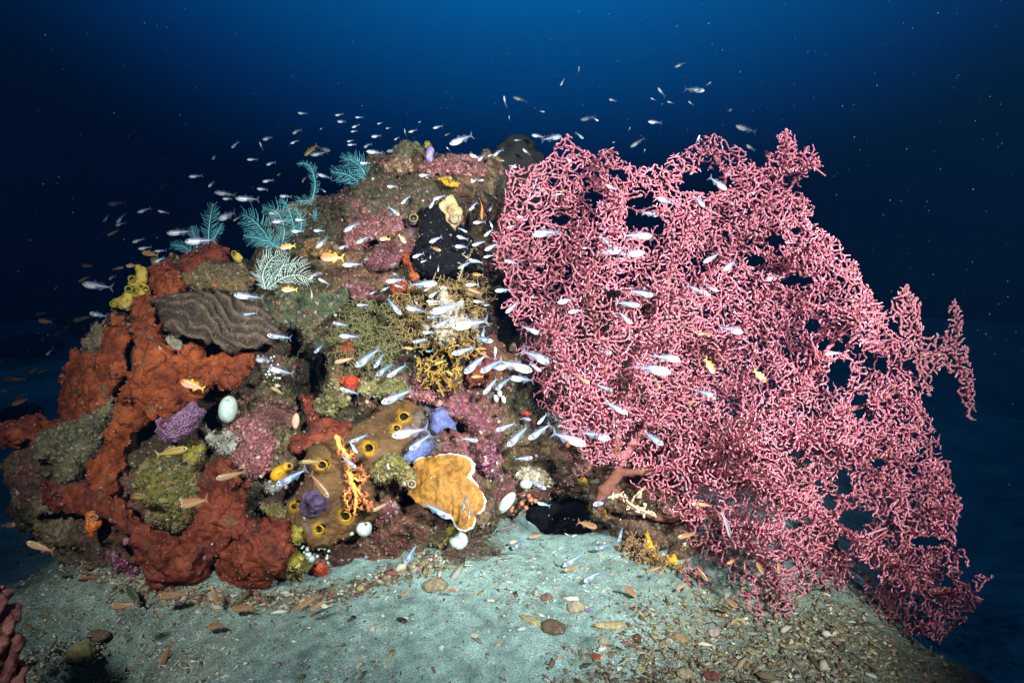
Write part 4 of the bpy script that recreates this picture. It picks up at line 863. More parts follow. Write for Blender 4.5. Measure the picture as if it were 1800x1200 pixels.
def gorgon(outline, depth, limbs, sep=7.2, step=4.0, layers=2, dj=.05, holes=(), seed=1, gap=None, turn=.34, fork=.34, out=.05, rounds=4):
    """self-avoiding forking twigs: every tip wanders, forks, and stops where it meets another. Same returns as grow()"""
    r = np.random.default_rng(seed); rr_ = random.Random(seed); O = np.array(outline, float)
    lo = O.min(0) - 30; hi = O.max(0) + 30; MX, MY = np.meshgrid(np.arange(lo[0], hi[0], 3), np.arange(lo[1], hi[1], 3), indexing='ij')
    dm = -polyd(MX.ravel(), MY.ravel(), O) + 4 + 7 * pn2(MX.ravel() / 17, MY.ravel() / 17, 31)
    for hx, hy, ha, hb in holes:
        q = np.hypot((MX.ravel() - hx) / ha, (MY.ravel() - hy) / hb); dm = np.minimum(dm, (q - 1) * min(ha, hb) + 4 * pn2(MX.ravel() / 9, MY.ravel() / 9, 32))
    msk = [(dm > 0).reshape(MX.shape)] * layers
    if gap:
        msk = [((dm > 0) & (pn2(MX.ravel() / gap[0], MY.ravel() / gap[0], 60 + L) > gap[1][L])).reshape(MX.shape) for L in range(layers)]
    U = []; PAR = []; G_ = []; LR = []; LAY = []; DO = []; AG = []
    for li, lb in enumerate(limbs):
        q = spline([(a[0], a[1], a[2]) for a in lb], max(4, int(sum(math.hypot(lb[i + 1][0] - lb[i][0], lb[i + 1][1] - lb[i][1]) for i in range(len(lb) - 1)) / 6)))
        for k, (x, y, w_) in enumerate(q):
            PAR.append(len(U) - 1 if k else -1); U.append((x + r.normal() * .7, y + r.normal() * .7)); G_.append(li); LR.append(max(w_, .6)); LAY.append(-1); DO.append(0.); AG.append(0)
    nl = len(U); root = U[0]
    cell = sep; grids = [dict() for _ in range(layers)]
    def near(L, x, y, me, m2):
        ci, cj = int(x // cell), int(y // cell)
        for a in (ci - 1, ci, ci + 1):
            for b in (cj - 1, cj, cj + 1):
                for k in grids[L].get((a, b), ()):
                    if k in me: continue
                    dx = U[k][0] - x; dy = U[k][1] - y
                    if dx * dx + dy * dy < m2: return True
        return False
    def put(L, i): grids[L].setdefault((int(U[i][0] // cell), int(U[i][1] // cell)), []).append(i)
    act = []
    def inside(L, x, y):
        a = int((x - lo[0]) / 3); b = int((y - lo[1]) / 3); return 0 <= a < MX.shape[0] and 0 <= b < MX.shape[1] and msk[L][a, b]
    for i in range(nl - 1):
        if G_[i] != G_[i + 1]: continue
        th = math.atan2(U[i + 1][1] - U[i][1], U[i + 1][0] - U[i][0])
        for L in range(layers):
            for s in (-1, 1):
                if rr_.random() < .75: act.append((i, L, th + s * rr_.uniform(.6, 1.3), i))
    m2 = sep * sep * .72
    for rd in range(rounds):
        while act:
            k = rr_.randrange(len(act)); i, L, th, last = act[k]; act[k] = act[-1]; act.pop()
            x, y = U[i]; ox, oy = x - root[0], y - root[1]; on = math.hypot(ox, oy) + 1
            th += rr_.gauss(0, turn); vx = math.cos(th) + out * ox / on; vy = math.sin(th) + out * oy / on; th = math.atan2(vy, vx)
            nx_ = x + step * math.cos(th); ny_ = y + step * math.sin(th)
            if not inside(L, nx_, ny_): continue
            me = {i}; j = i
            for _ in range(3):
                j = PAR[j]
                if j < 0: break
                me.add(j)
            if near(L, nx_, ny_, me, m2): continue
            PAR.append(i); U.append((nx_, ny_)); G_.append(G_[i]); LR.append(0); LAY.append(L); DO.append(DO[i] * .97 + rr_.gauss(0, .2)); AG.append(AG[i] + 1); n_ = len(U) - 1; put(L, n_)
            act.append((n_, L, th, last)); 
            if rr_.random() < fork: act.append((n_, L, th + rr_.choice((-1, 1)) * rr_.uniform(.7, 1.25), n_))
        if rd < rounds - 1:
            for i in range(nl, len(U)):
                if rr_.random() < .45: act.append((i, LAY[i], rr_.uniform(0, 6.283), i))
    U = np.array(U); PAR = np.array(PAR); G_ = np.array(G_); LR = np.array(LR, float); LAY = np.array(LAY); DO = np.array(DO); cnt = np.ones(len(U))
    for i in range(len(U) - 1, nl - 1, -1): cnt[PAR[i]] += cnt[i]
    dz = np.array(depth(U[:, 0], U[:, 1])) + np.where(LAY < 0, np.clip(np.hypot(U[:, 0] - U[0, 0], U[:, 1] - U[0, 1]) / 260 - .3, -.3, 1) * dj * .4, (LAY - (layers - 1) / 2) * dj) + DO * dj * .25
    pos = CAM + dz[:, None] * P0(U[:, 0], U[:, 1])
    return pos, PAR, G_, nl, LR, cnt, dz, U
def knots(pos, PAR, sel, cnt, dz, rpx, r, base, tip, n=5, knob=.3, tipmix=.5):
    """one knobbly tube length per node, radii matched at the joints"""
    i = np.array(sel); rn = rpx * (1 + .16 * np.log(np.minimum(cnt, 60))) * dz / F * (1 + knob * r.uniform(-.7, 1, len(pos)))
    tone = np.clip(r.normal(.25, .25, len(pos)), 0, 1)[:, None]; near_tip = np.clip(1.25 - cnt / 3, 0, 1)[:, None]
    lf = 1 + .45 * np.clip(pn(pos * 5.5, 90), -1, 1); c = base[None] * (r.uniform(.75, 1.2, len(pos)) * lf)[:, None]; tone = tone * lf[:, None]; t = np.clip(tone * .5 + near_tip * tipmix * r.uniform(.5, 1, (len(pos), 1)), 0, 1); c = c * (1 - t) + tip[None] * t
    big = np.clip(np.log(cnt) / 5 - .35, 0, 1)[:, None]; c = c * (1 - big * .6) + np.array([.48, .20, .18]) * big * .6
    p1 = pos[i]; p0 = pos[PAR[i]]; end = cnt[i] <= 1; rb = rn[i].copy(); rb[end] *= .75
    mid = (p0 + p1) / 2 + r.normal(size=p1.shape) * .1 * np.linalg.norm(p1 - p0, axis=1)[:, None]; ra = rn[PAR[i]]; ra = np.minimum(ra, rn[i] * 1.5); rm = (ra + rb) / 2 * r.uniform(.8, 1.35, len(i))
    ca = c[PAR[i]] ; cb = c[i]; m1 = segs(p0, mid, ra, rm, n, ca, (ca + cb) / 2); m2_ = segs(mid, p1, rm, rb, n, (ca + cb) / 2, cb)
    # rounded ends
    e = p1[end]; d = p1[end] - mid[end]; d /= np.linalg.norm(d, axis=1)[:, None] + 1e-9
    m3 = segs(e, e + d * rb[end][:, None] * .9, rb[end], rb[end] * .35, n, cb[end], cb[end])
    return merge([m1, m2_, m3])

def limbmesh(pos, idx, dz, LR, col, n=9):
    q = pos[idx]; R = np.array([LR[k] * dz[k] / F * 1.12 for k in idx]); R = R * (1 + .12 * np.random.default_rng(3).normal(size=len(R)))
    V, Q, T = tube(q, R, n); V = V + .0012 * np.stack([pn(V * 120, s) for s in (1, 2, 3)], 1)
    return V, [Q, T], np.tile(col, (len(V), 1)) * (1 + .25 * pn(V * 60, 4))[:, None]

m_fan = mat('sea_fan_skin', vcol=True, scale=420, rough=.6, spec=.35, bump=.5, bscale=700, var=.5)
m_limb = mat('sea_fan_limb', vcol=True, scale=120, rough=.7, spec=.3, bump=.6, bscale=240, var=.4)

# the big pink sea fan
FAN = [(890, 305), (905, 290), (925, 302), (960, 285), (975, 262), (985, 240), (1000, 240), (1010, 262), (1045, 272), (1075, 262), (1095, 280), (1116, 298), (1105, 318), (1128, 292), (1160, 288), (1178, 270), (1215, 262), (1240, 240), (1268, 240), (1282, 256), (1300, 262), (1318, 285), (1345, 292), (1345, 270), (1365, 275),
       (1368, 250), (1362, 234), (1386, 232), (1396, 250), (1395, 272), (1412, 268), (1415, 255), (1428, 256), (1432, 275), (1443, 292), (1440, 302), (1418, 290), (1415, 304), (1402, 300), (1405, 320), (1388, 345), (1408, 342), (1432, 358), (1430, 375), (1420, 388), (1445, 405), (1462, 418), (1480, 440), (1502, 462), (1512, 490), (1528, 515), (1545, 535), (1562, 545), (1560, 578), (1590, 600), (1592, 640), (1605, 665), (1612, 700), (1632, 735), (1648, 765), (1650, 800), (1668, 812), (1672, 850), (1682, 870), (1692, 892), (1672, 920), (1676, 950), (1662, 965),
       (1682, 968), (1698, 962), (1703, 985), (1682, 1020), (1700, 1030), (1722, 1008), (1742, 1012), (1735, 1040), (1712, 1060), (1700, 1085), (1665, 1105), (1640, 1130), (1625, 1112), (1598, 1112), (1560, 1118), (1540, 1100), (1508, 1095), (1530, 1078), (1512, 1050), (1518, 1030), (1545, 1012), (1528, 985), (1508, 975), (1498, 1010), (1470, 1045), (1445, 1072), (1420, 1062), (1395, 1072), (1372, 1100), (1345, 1095), (1318, 1070), (1285, 1045), (1262, 1015), (1240, 985), (1215, 950), (1200, 925), (1170, 890), (1130, 855), (1095, 835), (1050, 820), (1020, 790), (985, 755), (960, 725), (938, 700), (935, 670), (915, 640), (905, 610), (925, 600), (905, 560), (886, 540), (895, 505), (882, 480), (865, 462), (868, 420), (876, 385), (892, 350)]
HOLES = [(1068, 852, 26, 34), (1100, 832, 26, 9), (1130, 900, 30, 14), (1046, 345, 12, 9), (1125, 354, 22, 9), (1128, 388, 36, 12), (1242, 318, 42, 19), (1205, 330, 14, 8), (1360, 421, 16, 9), (1322, 370, 12, 4), (1400, 492, 34, 7), (1390, 330, 12, 7), (1425, 570, 14, 10), (1462, 608, 24, 13), (1475, 655, 18, 22), (1508, 712, 14, 20), (1482, 845, 12, 22), (1497, 912, 26, 18), (1480, 955, 16, 12), (1545, 810, 12, 9), (1625, 950, 24, 9), (1080, 302, 12, 6), (990, 385, 12, 6), (1075, 515, 14, 8), (1455, 880, 10, 14), (1510, 1000, 16, 12), (1550, 640, 8, 14), (1390, 920, 12, 8), (1100, 640, 10, 8), (945, 470, 10, 6), (1572, 690, 9, 9), (1330, 455, 12, 5)]
def fand(u, v):
    u = np.atleast_1d(np.asarray(u, float)); v = np.atleast_1d(np.asarray(v, float))
    t = (u - 1085) * .94 + (v - 845) * .34
    fold = .10 * np.sin(t / 58 + 2.2 * pn2(u / 210, v / 210, 5)) + .08 * pn2(u / 110, v / 110, 6)
    return 1.96 - .00042 * (u - 1085) - .00030 * (v - 845) + fold * np.clip(np.hypot(u - 1085, v - 845) / 150, 0, 1)
LIMBS = [[(1052, 890, 8), (1064, 862, 10), (1085, 832, 9), (1084, 795, 7.5), (1083, 755, 6.5), (1074, 700, 5.5), (1060, 640, 5.5), (1042, 560, 4.5), (1030, 480, 3.6), (1008, 400, 3), (985, 330, 2.2)],
         [(1083, 757, 6), (1060, 720, 5), (1020, 670, 4), (975, 600, 3), (948, 520, 2.4), (930, 440, 1.8)],
         [(1085, 832, 7), (1130, 828, 6), (1180, 826, 5.5), (1225, 818, 6.5), (1270, 800, 6), (1330, 782, 5), (1400, 768, 4.5), (1470, 780, 4), (1530, 800, 3.5), (1600, 810, 2.5)],
         [(1083, 762, 6), (1105, 700, 5.5), (1135, 620, 5), (1160, 540, 4.5), (1185, 460, 4), (1220, 385, 3.5), (1275, 320, 2.6), (1250, 262, 2)],
         [(1085, 820, 7), (1120, 770, 6), (1170, 715, 5.5), (1225, 665, 5), (1285, 600, 4.5), (1340, 530, 4), (1390, 460, 3.4), (1440, 430, 2.4)],
         [(1225, 818, 6), (1290, 832, 5), (1350, 850, 4.8), (1410, 885, 4.4), (1460, 915, 4), (1530, 960, 4), (1580, 1000, 3.6), (1630, 1040, 3), (1690, 1040, 2)],
         [(1265, 800, 5), (1330, 740, 4.6), (1400, 690, 4.4), (1450, 620, 4), (1500, 560, 3.2), (1530, 530, 2)],
         [(1400, 768, 4), (1460, 730, 4), (1530, 710, 3.5), (1580, 690, 3), (1620, 720, 2)],
         [(1070, 855, 7), (1120, 895, 5), (1170, 912, 5), (1230, 900, 6), (1280, 925, 5), (1320, 960, 4.5), (1360, 1010, 4), (1370, 1060, 2.5)],
         [(1160, 540, 4), (1220, 500, 3.6), (1290, 430, 3.4), (1340, 360, 3), (1375, 300, 2.4), (1380, 245, 1.6)],
         [(1030, 480, 3), (1070, 420, 3), (1090, 370, 2.6), (1060, 320, 2)],
         [(1280, 925, 4), (1340, 935, 4), (1400, 960, 3.6), (1440, 1010, 3), (1430, 1050, 2)],
         [(1500, 790, 4), (1560, 850, 3.8), (1600, 900, 3.4), (1650, 890, 2.4)],
         [(1340, 362, 2.6), (1380, 340, 2.4), (1410, 300, 2), (1432, 290, 1.6)]]
pos, PAR, GI, nl, LR, cnt, dz, UV = gorgon(FAN, fand, LIMBS, 5.4, 3.4, 3, .14, HOLES, seed=4, gap=(58, (-.27, -.48, -.64)))
fr = np.random.default_rng(8)
fan = empty('sea_fan', P(1052, 890, 1.99)); tag(fan, 'enormous pink sea fan of fine knobbly twigs filling the right half of the view', 'sea fan')
st = 0
for li in range(len(LIMBS)):
    idx = [k for k in range(nl) if GI[k] == li]
    V, Fl, C = limbmesh(pos, idx, dz, LR, np.array([.17, .06, .038]) if li in (0, 2, 8) else np.array([.38, .12, .13]))
    lo = place('trunk' if li == 0 else 'limb', V, Fl, m_limb, C, fan)
    sel = [k for k in range(nl, len(pos)) if GI[k] == li]
    V, Fl, C = knots(pos, PAR, sel, cnt, dz, .90, fr, np.array([.60, .115, .175]), np.array([.98, .62, .72]))
    place('branch', V, Fl, m_fan, C, fan)
# outlying wisp of the same colony
W = [(1578, 512), (1588, 504), (1600, 512), (1612, 530), (1618, 555), (1612, 570), (1640, 588), (1655, 590), (1668, 568), (1664, 545), (1672, 526), (1684, 545), (1688, 590), (1700, 620), (1708, 650), (1712, 700), (1712, 732), (1698, 735), (1692, 695), (1684, 665), (1665, 650), (1652, 660), (1640, 652), (1632, 690), (1622, 688), (1616, 650), (1600, 625), (1590, 590), (1572, 560), (1562, 545)]
wd = lambda u, v: fand(u * 0 + 1590, v * 0 + 640) - .02 + .03 * pn2(np.asarray(u) / 40, np.asarray(v) / 40, 9)
pos2, PAR2, GI2, nl2, LR2, cnt2, dz2, _ = gorgon(W, wd, [[(1588, 632, 3), (1620, 622, 2.8), (1660, 615, 2.6), (1680, 600, 2), (1680, 560, 1.6), (1674, 530, 1.3)], [(1620, 622, 2.4), (1618, 590, 2), (1608, 550, 1.6), (1588, 512, 1.3)], [(1672, 612, 2.4), (1692, 650, 2), (1704, 690, 1.6), (1704, 730, 1.3)]], 5.8, 3.6, 2, .04, seed=9)
for li in range(3):
    V, Fl, C = limbmesh(pos2, [k for k in range(nl2) if GI2[k] == li], dz2, LR2, np.array([.55, .20, .22])); place('limb', V, Fl, m_limb, C, fan)
    V, Fl, C = knots(pos2, PAR2, [k for k in range(nl2, len(pos2)) if GI2[k] == li], cnt2, dz2, 1.2, fr, np.array([.58, .12, .17]), np.array([1., .68, .72])); place('branch', V, Fl, m_fan, C, fan)

def bush(name, lab, cat, outline, limbs, dfn, spacing, layers, dj, rpx, base, tip, m=None, seed=1, hook=.6, hl=8, wob=.2, limbcol=None, **kw):
    p, pr, g_, n_, lr, cn, d_, _ = grow(outline, dfn, limbs, spacing, layers, dj, seed=seed, **kw)
    e = empty(name, p[0]); tag(e, lab, cat); r = np.random.default_rng(seed)
    for li in range(len(limbs)):
        V, Fl, C = limbmesh(p, [k for k in range(n_) if g_[k] == li], d_, lr, np.array(limbcol or base)); place('limb' if li else 'stem', V, Fl, m_limb, C, e)
        sel = [k for k in range(n_, len(p)) if g_[k] == li]
        if sel: V, Fl, C = twigs(p, pr, sel, cn, d_, rpx, r, np.array(base), np.array(tip), hook, hl, wob); place('branch', V, Fl, m or m_fan, C, e)
    return e
m_twig = mat('twig_skin', vcol=True, scale=300, rough=.8, spec=.2, bump=.4, bscale=500, var=.45)
bush('orange_soft_coral', 'bright orange soft coral hanging in tiers in front of the brown sponge', 'soft coral',
     [(592, 772), (604, 774), (618, 792), (626, 812), (640, 822), (648, 835), (640, 850), (644, 866), (655, 880), (656, 902), (645, 905), (632, 890), (622, 905), (608, 890), (608, 862), (606, 830), (600, 810), (594, 790)],
     [[(590, 768, 4), (600, 785, 4), (612, 808, 3.6), (614, 830, 4), (622, 855, 3.6), (626, 880, 2.6), (622, 902, 1.4)], [(612, 808, 2), (622, 796, 1.6), (622, 782, 1)], [(614, 832, 2.4), (630, 845, 2), (644, 838, 1.2)], [(622, 856, 2.4), (638, 872, 2), (650, 895, 1.2)], [(620, 850, 2), (608, 870, 1.6), (612, 890, 1)]],
     lambda u, v: sd(620, 840) - .16 + 0 * u, 5.6, 1, .02, 1.15, (.80, .26, .05), (.50, .10, .14), seed=3, hook=1.4, hl=6, limbcol=(.95, .48, .10))
md = conf(.13)
bush('mustard_branching_coral', 'mustard yellow branching coral with thick twigs, just below the feathery mustard bush', 'coral',
     [(735, 690), (728, 650), (745, 620), (775, 605), (820, 600), (845, 590), (850, 620), (835, 645), (815, 640), (812, 680), (790, 690), (760, 670)],
     [[(800, 690, 2.6), (790, 672, 2.6), (770, 655, 2.4), (748, 650, 2), (740, 640, 1.6)], [(770, 655, 2.2), (772, 680, 1.6), (780, 695, 1.2)], [(790, 672, 2.2), (806, 640, 2), (812, 610, 1.8), (838, 600, 1.4)], [(795, 630, 2), (780, 612, 1.8), (760, 625, 1.4)]],
     md, 12, 2, .04, 1.35, (.30, .17, .035), (.46, .30, .08), m_twig, 6, 1.0, 10, .2)
bush('mustard_hydroid_bush', 'feathery mustard hydroid bush around the pale knobby sponge', 'hydroid',
     [(685, 520), (720, 505), (770, 492), (840, 485), (862, 520), (852, 560), (835, 590), (800, 610), (740, 620), (700, 590), (690, 555)],
     [[(770, 640, 2.2), (765, 600, 2), (740, 560, 1.6), (715, 525, 1.2)], [(768, 610, 2), (790, 560, 1.6), (800, 500, 1.2)], [(768, 612, 2), (825, 570, 1.6), (845, 510, 1.2)], [(765, 600, 1.6), (720, 595, 1.2), (695, 570, 1)]],
     conf(.08), 10, 3, .03, .75, (.20, .13, .045), (.36, .27, .12), m_twig, 7, 2.2, 12, .3)
bush('olive_hydroid_turf', 'olive feathery hydroid tuft filling the dip left of the mustard bush', 'hydroid',
     [(600, 545), (640, 520), (690, 540), (705, 600), (690, 650), (640, 650), (600, 640), (575, 600)], [[(650, 660, 1.8), (640, 610, 1.6), (625, 560, 1)], [(645, 630, 1.6), (680, 590, 1.2), (688, 550, 1)], [(642, 620, 1.6), (605, 600, 1.2), (590, 575, 1)]],
     conf(.06), 9, 3, .03, .6, (.12, .11, .04), (.24, .23, .11), m_twig, 12, 2.2, 12, .35)
bush('brown_hydroid_bush', 'dense brown twiggy hydroid on the rock leg between the cave and the sea fan', 'hydroid',
     [(1082, 960), (1110, 945), (1140, 950), (1165, 975), (1200, 990), (1240, 1005), (1235, 1035), (1180, 1025), (1130, 1015), (1095, 1000), (1085, 985)], [[(1170, 1030, 2), (1150, 1000, 1.6), (1120, 975, 1.2), (1095, 965, 1)], [(1160, 1010, 1.6), (1200, 1005, 1.2), (1230, 1020, 1)]],
     conf(.07), 8, 3, .03, .8, (.26, .14, .07), (.42, .27, .15), m_twig, 14, 2, 10, .3)
bush('crusted_twig_coral', 'cream and brown speckled twigs growing across the foot of the sea fan trunk', 'coral',
     [(1062, 868), (1090, 855), (1110, 862), (1130, 858), (1140, 880), (1160, 895), (1135, 912), (1110, 905), (1095, 885)], [[(1150, 905, 2.4), (1125, 895, 2.6), (1105, 880, 2.4), (1085, 868, 2), (1068, 874, 1.4)], [(1110, 884, 2), (1122, 868, 1.8), (1132, 856, 1.2)]],
     lambda u, v: 1.84 + 0 * u, 11, 1, .02, 1.6, (.50, .36, .22), (.75, .66, .55), m_twig, 15, 1.6, 7, .2)
bush('lilac_twig_coral', 'small lilac-pink twig coral on the crest right of the buff crust', 'coral',
     [(1005, 835), (1008, 812), (1025, 820), (1040, 808), (1045, 835), (1030, 842)], [[(1025, 848, 1.8), (1022, 830, 1.4), (1012, 815, 1)], [(1024, 836, 1.4), (1036, 822, 1)]], conf(.07), 7, 1, .02, .8, (.36, .14, .14), (.5, .28, .28), m_twig, 16, .6, 7)
bush('small_pink_sea_fan', 'small dusky pink twiggy sea fan standing over the sand below the big one', 'sea fan',
     [(1200, 1035), (1190, 1005), (1215, 985), (1245, 1000), (1262, 1030), (1255, 1060), (1235, 1045), (1215, 1045)], [[(1225, 1062, 2.2), (1222, 1040, 1.8), (1208, 1015, 1.2)], [(1222, 1042, 1.6), (1240, 1020, 1.2)]], lambda u, v: 1.80 + 0 * u, 8, 1, .02, 1.0, (.28, .06, .09), (.5, .25, .28), m_twig, 17, .8, 8)
bush('yellow_twig_coral', 'pale yellow forked twig hanging over the sand below the yellow-green warty lump', 'coral', [(528, 1012), (536, 1012), (544, 1032), (534, 1038), (528, 1030)], [[(532, 1005, 1.8), (534, 1020, 1.8), (536, 1034, 1.4)], [(534, 1020, 1.4), (542, 1030, 1)]], conf(.10), 8, 1, .01, 1.2, (.55, .45, .12), (.7, .6, .3), m_twig, 18, .5, 6)
bush('spindly_branch_coral', 'thin tan branch coral reaching up across the black sponge edge', 'coral', [(800, 480), (808, 460), (822, 440), (834, 425), (838, 432), (826, 452), (815, 475), (808, 490)], [[(806, 492, 1.6), (815, 468, 1.5), (826, 448, 1.3), (836, 424, 1)]], conf(.12), 9, 1, .01, 1.0, (.32, .24, .13), (.5, .4, .25), m_twig, 19, 1.2, 6)

# ------------------------------------------------------------------ feather hydroids
def feather(parent, path, lp, d, m, name='frond', r0=1.0, gap=2.7, droop=.25, dc=.04, rp=.4):
    q = spline(path, 46); L = np.r_[0, np.cumsum(np.hypot(*np.diff(q, axis=0).T))]; n = max(8, int(L[-1] / gap)); tt = np.linspace(0, L[-1], n)
    x = np.interp(tt, L, q[:, 0]); y = np.interp(tt, L, q[:, 1]); tx = np.gradient(x); ty = np.gradient(y); s = np.hypot(tx, ty); tx /= s; ty /= s
    T = tt / L[-1]; dd = d + dc * np.sin(T * 2.6) * (1 if parent is None else 1)
    R = np.array([P(a, b, c) for a, b, c in zip(x, y, dd)])
    V, Q, T3 = tube(R, (r0 * (1 - .6 * T)) * d / F, 5); parts = [(V, [Q, T3], None)]
    A = []; B = []
    for side in (-1, 1):
        ll = lp * np.clip(np.sin(np.clip(T * .86 + .14, 0, 1) * math.pi) ** .55, .12, 1) * rng.uniform(.7, 1.12, n); wj = rng.normal(size=n) * .12
        nx_, ny_ = -ty * side, tx * side; px, py = x.copy(), y.copy(); pd = dd.copy(); vx, vy = nx_ * .86 + tx * (.5 + wj), ny_ * .86 + ty * (.5 + wj)
        for k in range(4):
            qx, qy = px + vx * ll / 4, py + vy * ll / 4; qd = pd + (.012 * (k - 1) + .01 * rng.normal(size=n) * .4) * lp / 25
            A.append(np.array([P(a, b, c) for a, b, c in zip(px, py, pd)])); B.append(np.array([P(a, b, c) for a, b, c in zip(qx, qy, qd)]))
            px, py, pd = qx, qy, qd; vx, vy = vx + tx * (.16 + wj), vy + ty * (.16 + wj) + droop * .3
    V2, Q2, _ = segs(np.concatenate(A), np.concatenate(B), rp * d / F, rp * .85 * d / F, 3); parts.append((V2, [Q2], None))
    V, Fl, _ = merge(parts); return place(name, V, Fl, m, None, parent)
def hydroid(lab, fronds, d, m=m_teal, grp='feathery teal hydroids', **k):
    b = fronds[0][0][0]; e = empty('feather_hydroid', P(b[0], b[1], d)); tag(e, lab, 'hydroid', grp)
    for i, (pth, lp) in enumerate(fronds): feather(e, pth, lp, d - .02 * (i % 3), m, **k)
hydroid('slim teal hydroid curling over at its tip, on the ridge left of the reef top', [([(549, 350), (554, 325), (549, 300), (538, 288), (522, 288)], 11)], 2.6)
hydroid('tallest broad teal hydroid standing on the upper ridge of the reef', [([(644, 350), (636, 326), (612, 308), (582, 302)], 24), ([(650, 352), (644, 312), (628, 288), (600, 274)], 26), ([(650, 350), (632, 356), (612, 362)], 20), ([(648, 345), (652, 320), (640, 290), (612, 276)], 18)], 2.52)
hydroid('teal hydroid with upright plumes behind the dark red crest sponge', [([(366, 428), (368, 395), (374, 358)], 18), ([(348, 440), (342, 415), (336, 398)], 13), ([(338, 450), (324, 434), (300, 430)], 14), ([(374, 425), (384, 405), (392, 392)], 10)], 2.42)
hydroid('widest teal hydroid fanning out left of the upper ridge', [([(486, 442), (464, 408), (446, 388), (426, 376)], 30), ([(492, 440), (500, 405), (488, 375), (462, 364)], 22), ([(500, 442), (470, 424), (428, 414)], 20), ([(522, 418), (514, 388), (504, 360), (492, 350)], 18), ([(528, 410), (530, 385), (520, 368)], 12)], 2.46)
hydroid('small faint teal hydroid leaning left beneath the slim curled one', [([(556, 358), (538, 353), (520, 354)], 14)], 2.6)
hydroid('small teal hydroid on the slope between the widest and the tallest ones', [([(563, 402), (560, 385), (550, 372)], 13)], 2.5)
hydroid('near pale hydroid with long white ribs arching over the ridged coral', [([(470, 508), (478, 484), (502, 466), (538, 462)], 22), ([(470, 508), (498, 488), (528, 484), (550, 496)], 24), ([(467, 508), (462, 482), (476, 456), (502, 442)], 22), ([(466, 508), (456, 490), (450, 474)], 10)], 2.22, m_pale, rp=.7, gap=3.8)
hydroid('tiny pale hydroid sprig left of the near pale one', [([(458, 474), (460, 460), (470, 450)], 8)], 2.28, m_pale, rp=.6)
m_bw = mat('smoky_hydroid', [(.12, .14, .15), (.34, .38, .40)], scale=80, bump=0)
hydroid('smoky grey thin-ribbed hydroid at the left edge of the sea fan base', [([(1008, 748), (985, 740), (962, 728)], 16), ([(1006, 752), (985, 758), (975, 768)], 14)], 1.98, m_bw, grp='smoky grey hydroids')
hydroid('smoky grey hydroid below the trio of tiny blue ascidians', [([(868, 690), (850, 700), (838, 714)], 15)], 2.05, m_bw, grp='smoky grey hydroids')
hydroid('smoky dark hydroid hanging between the plate coral and the leaning pale ascidian', [([(868, 896), (852, 910), (834, 918)], 13)], 1.93, m_bw, grp='smoky grey hydroids')
hydroid('small white-ribbed hydroid just above the lilac sponge by the orange shelf', [([(424, 672), (412, 674), (398, 672)], 9)], 2.0, m_bw, grp='smoky grey hydroids')
m_bb = mat('brown_feather', [(.07, .045, .035), (.20, .14, .09)], scale=80, bump=0)
hydroid('dense dark brown feather bush resting on the sand right of the round pale ascidian', [([(785, 975), (830, 974), (892, 990)], 30), ([(786, 970), (825, 950), (868, 932)], 24), ([(790, 978), (840, 992), (898, 1008)], 26), ([(786, 972), (815, 940), (850, 918)], 16), ([(786, 972), (840, 962), (885, 962)], 24)], 1.90, m_bb, grp='brown feather bushes', gap=2.2, rp=.7)

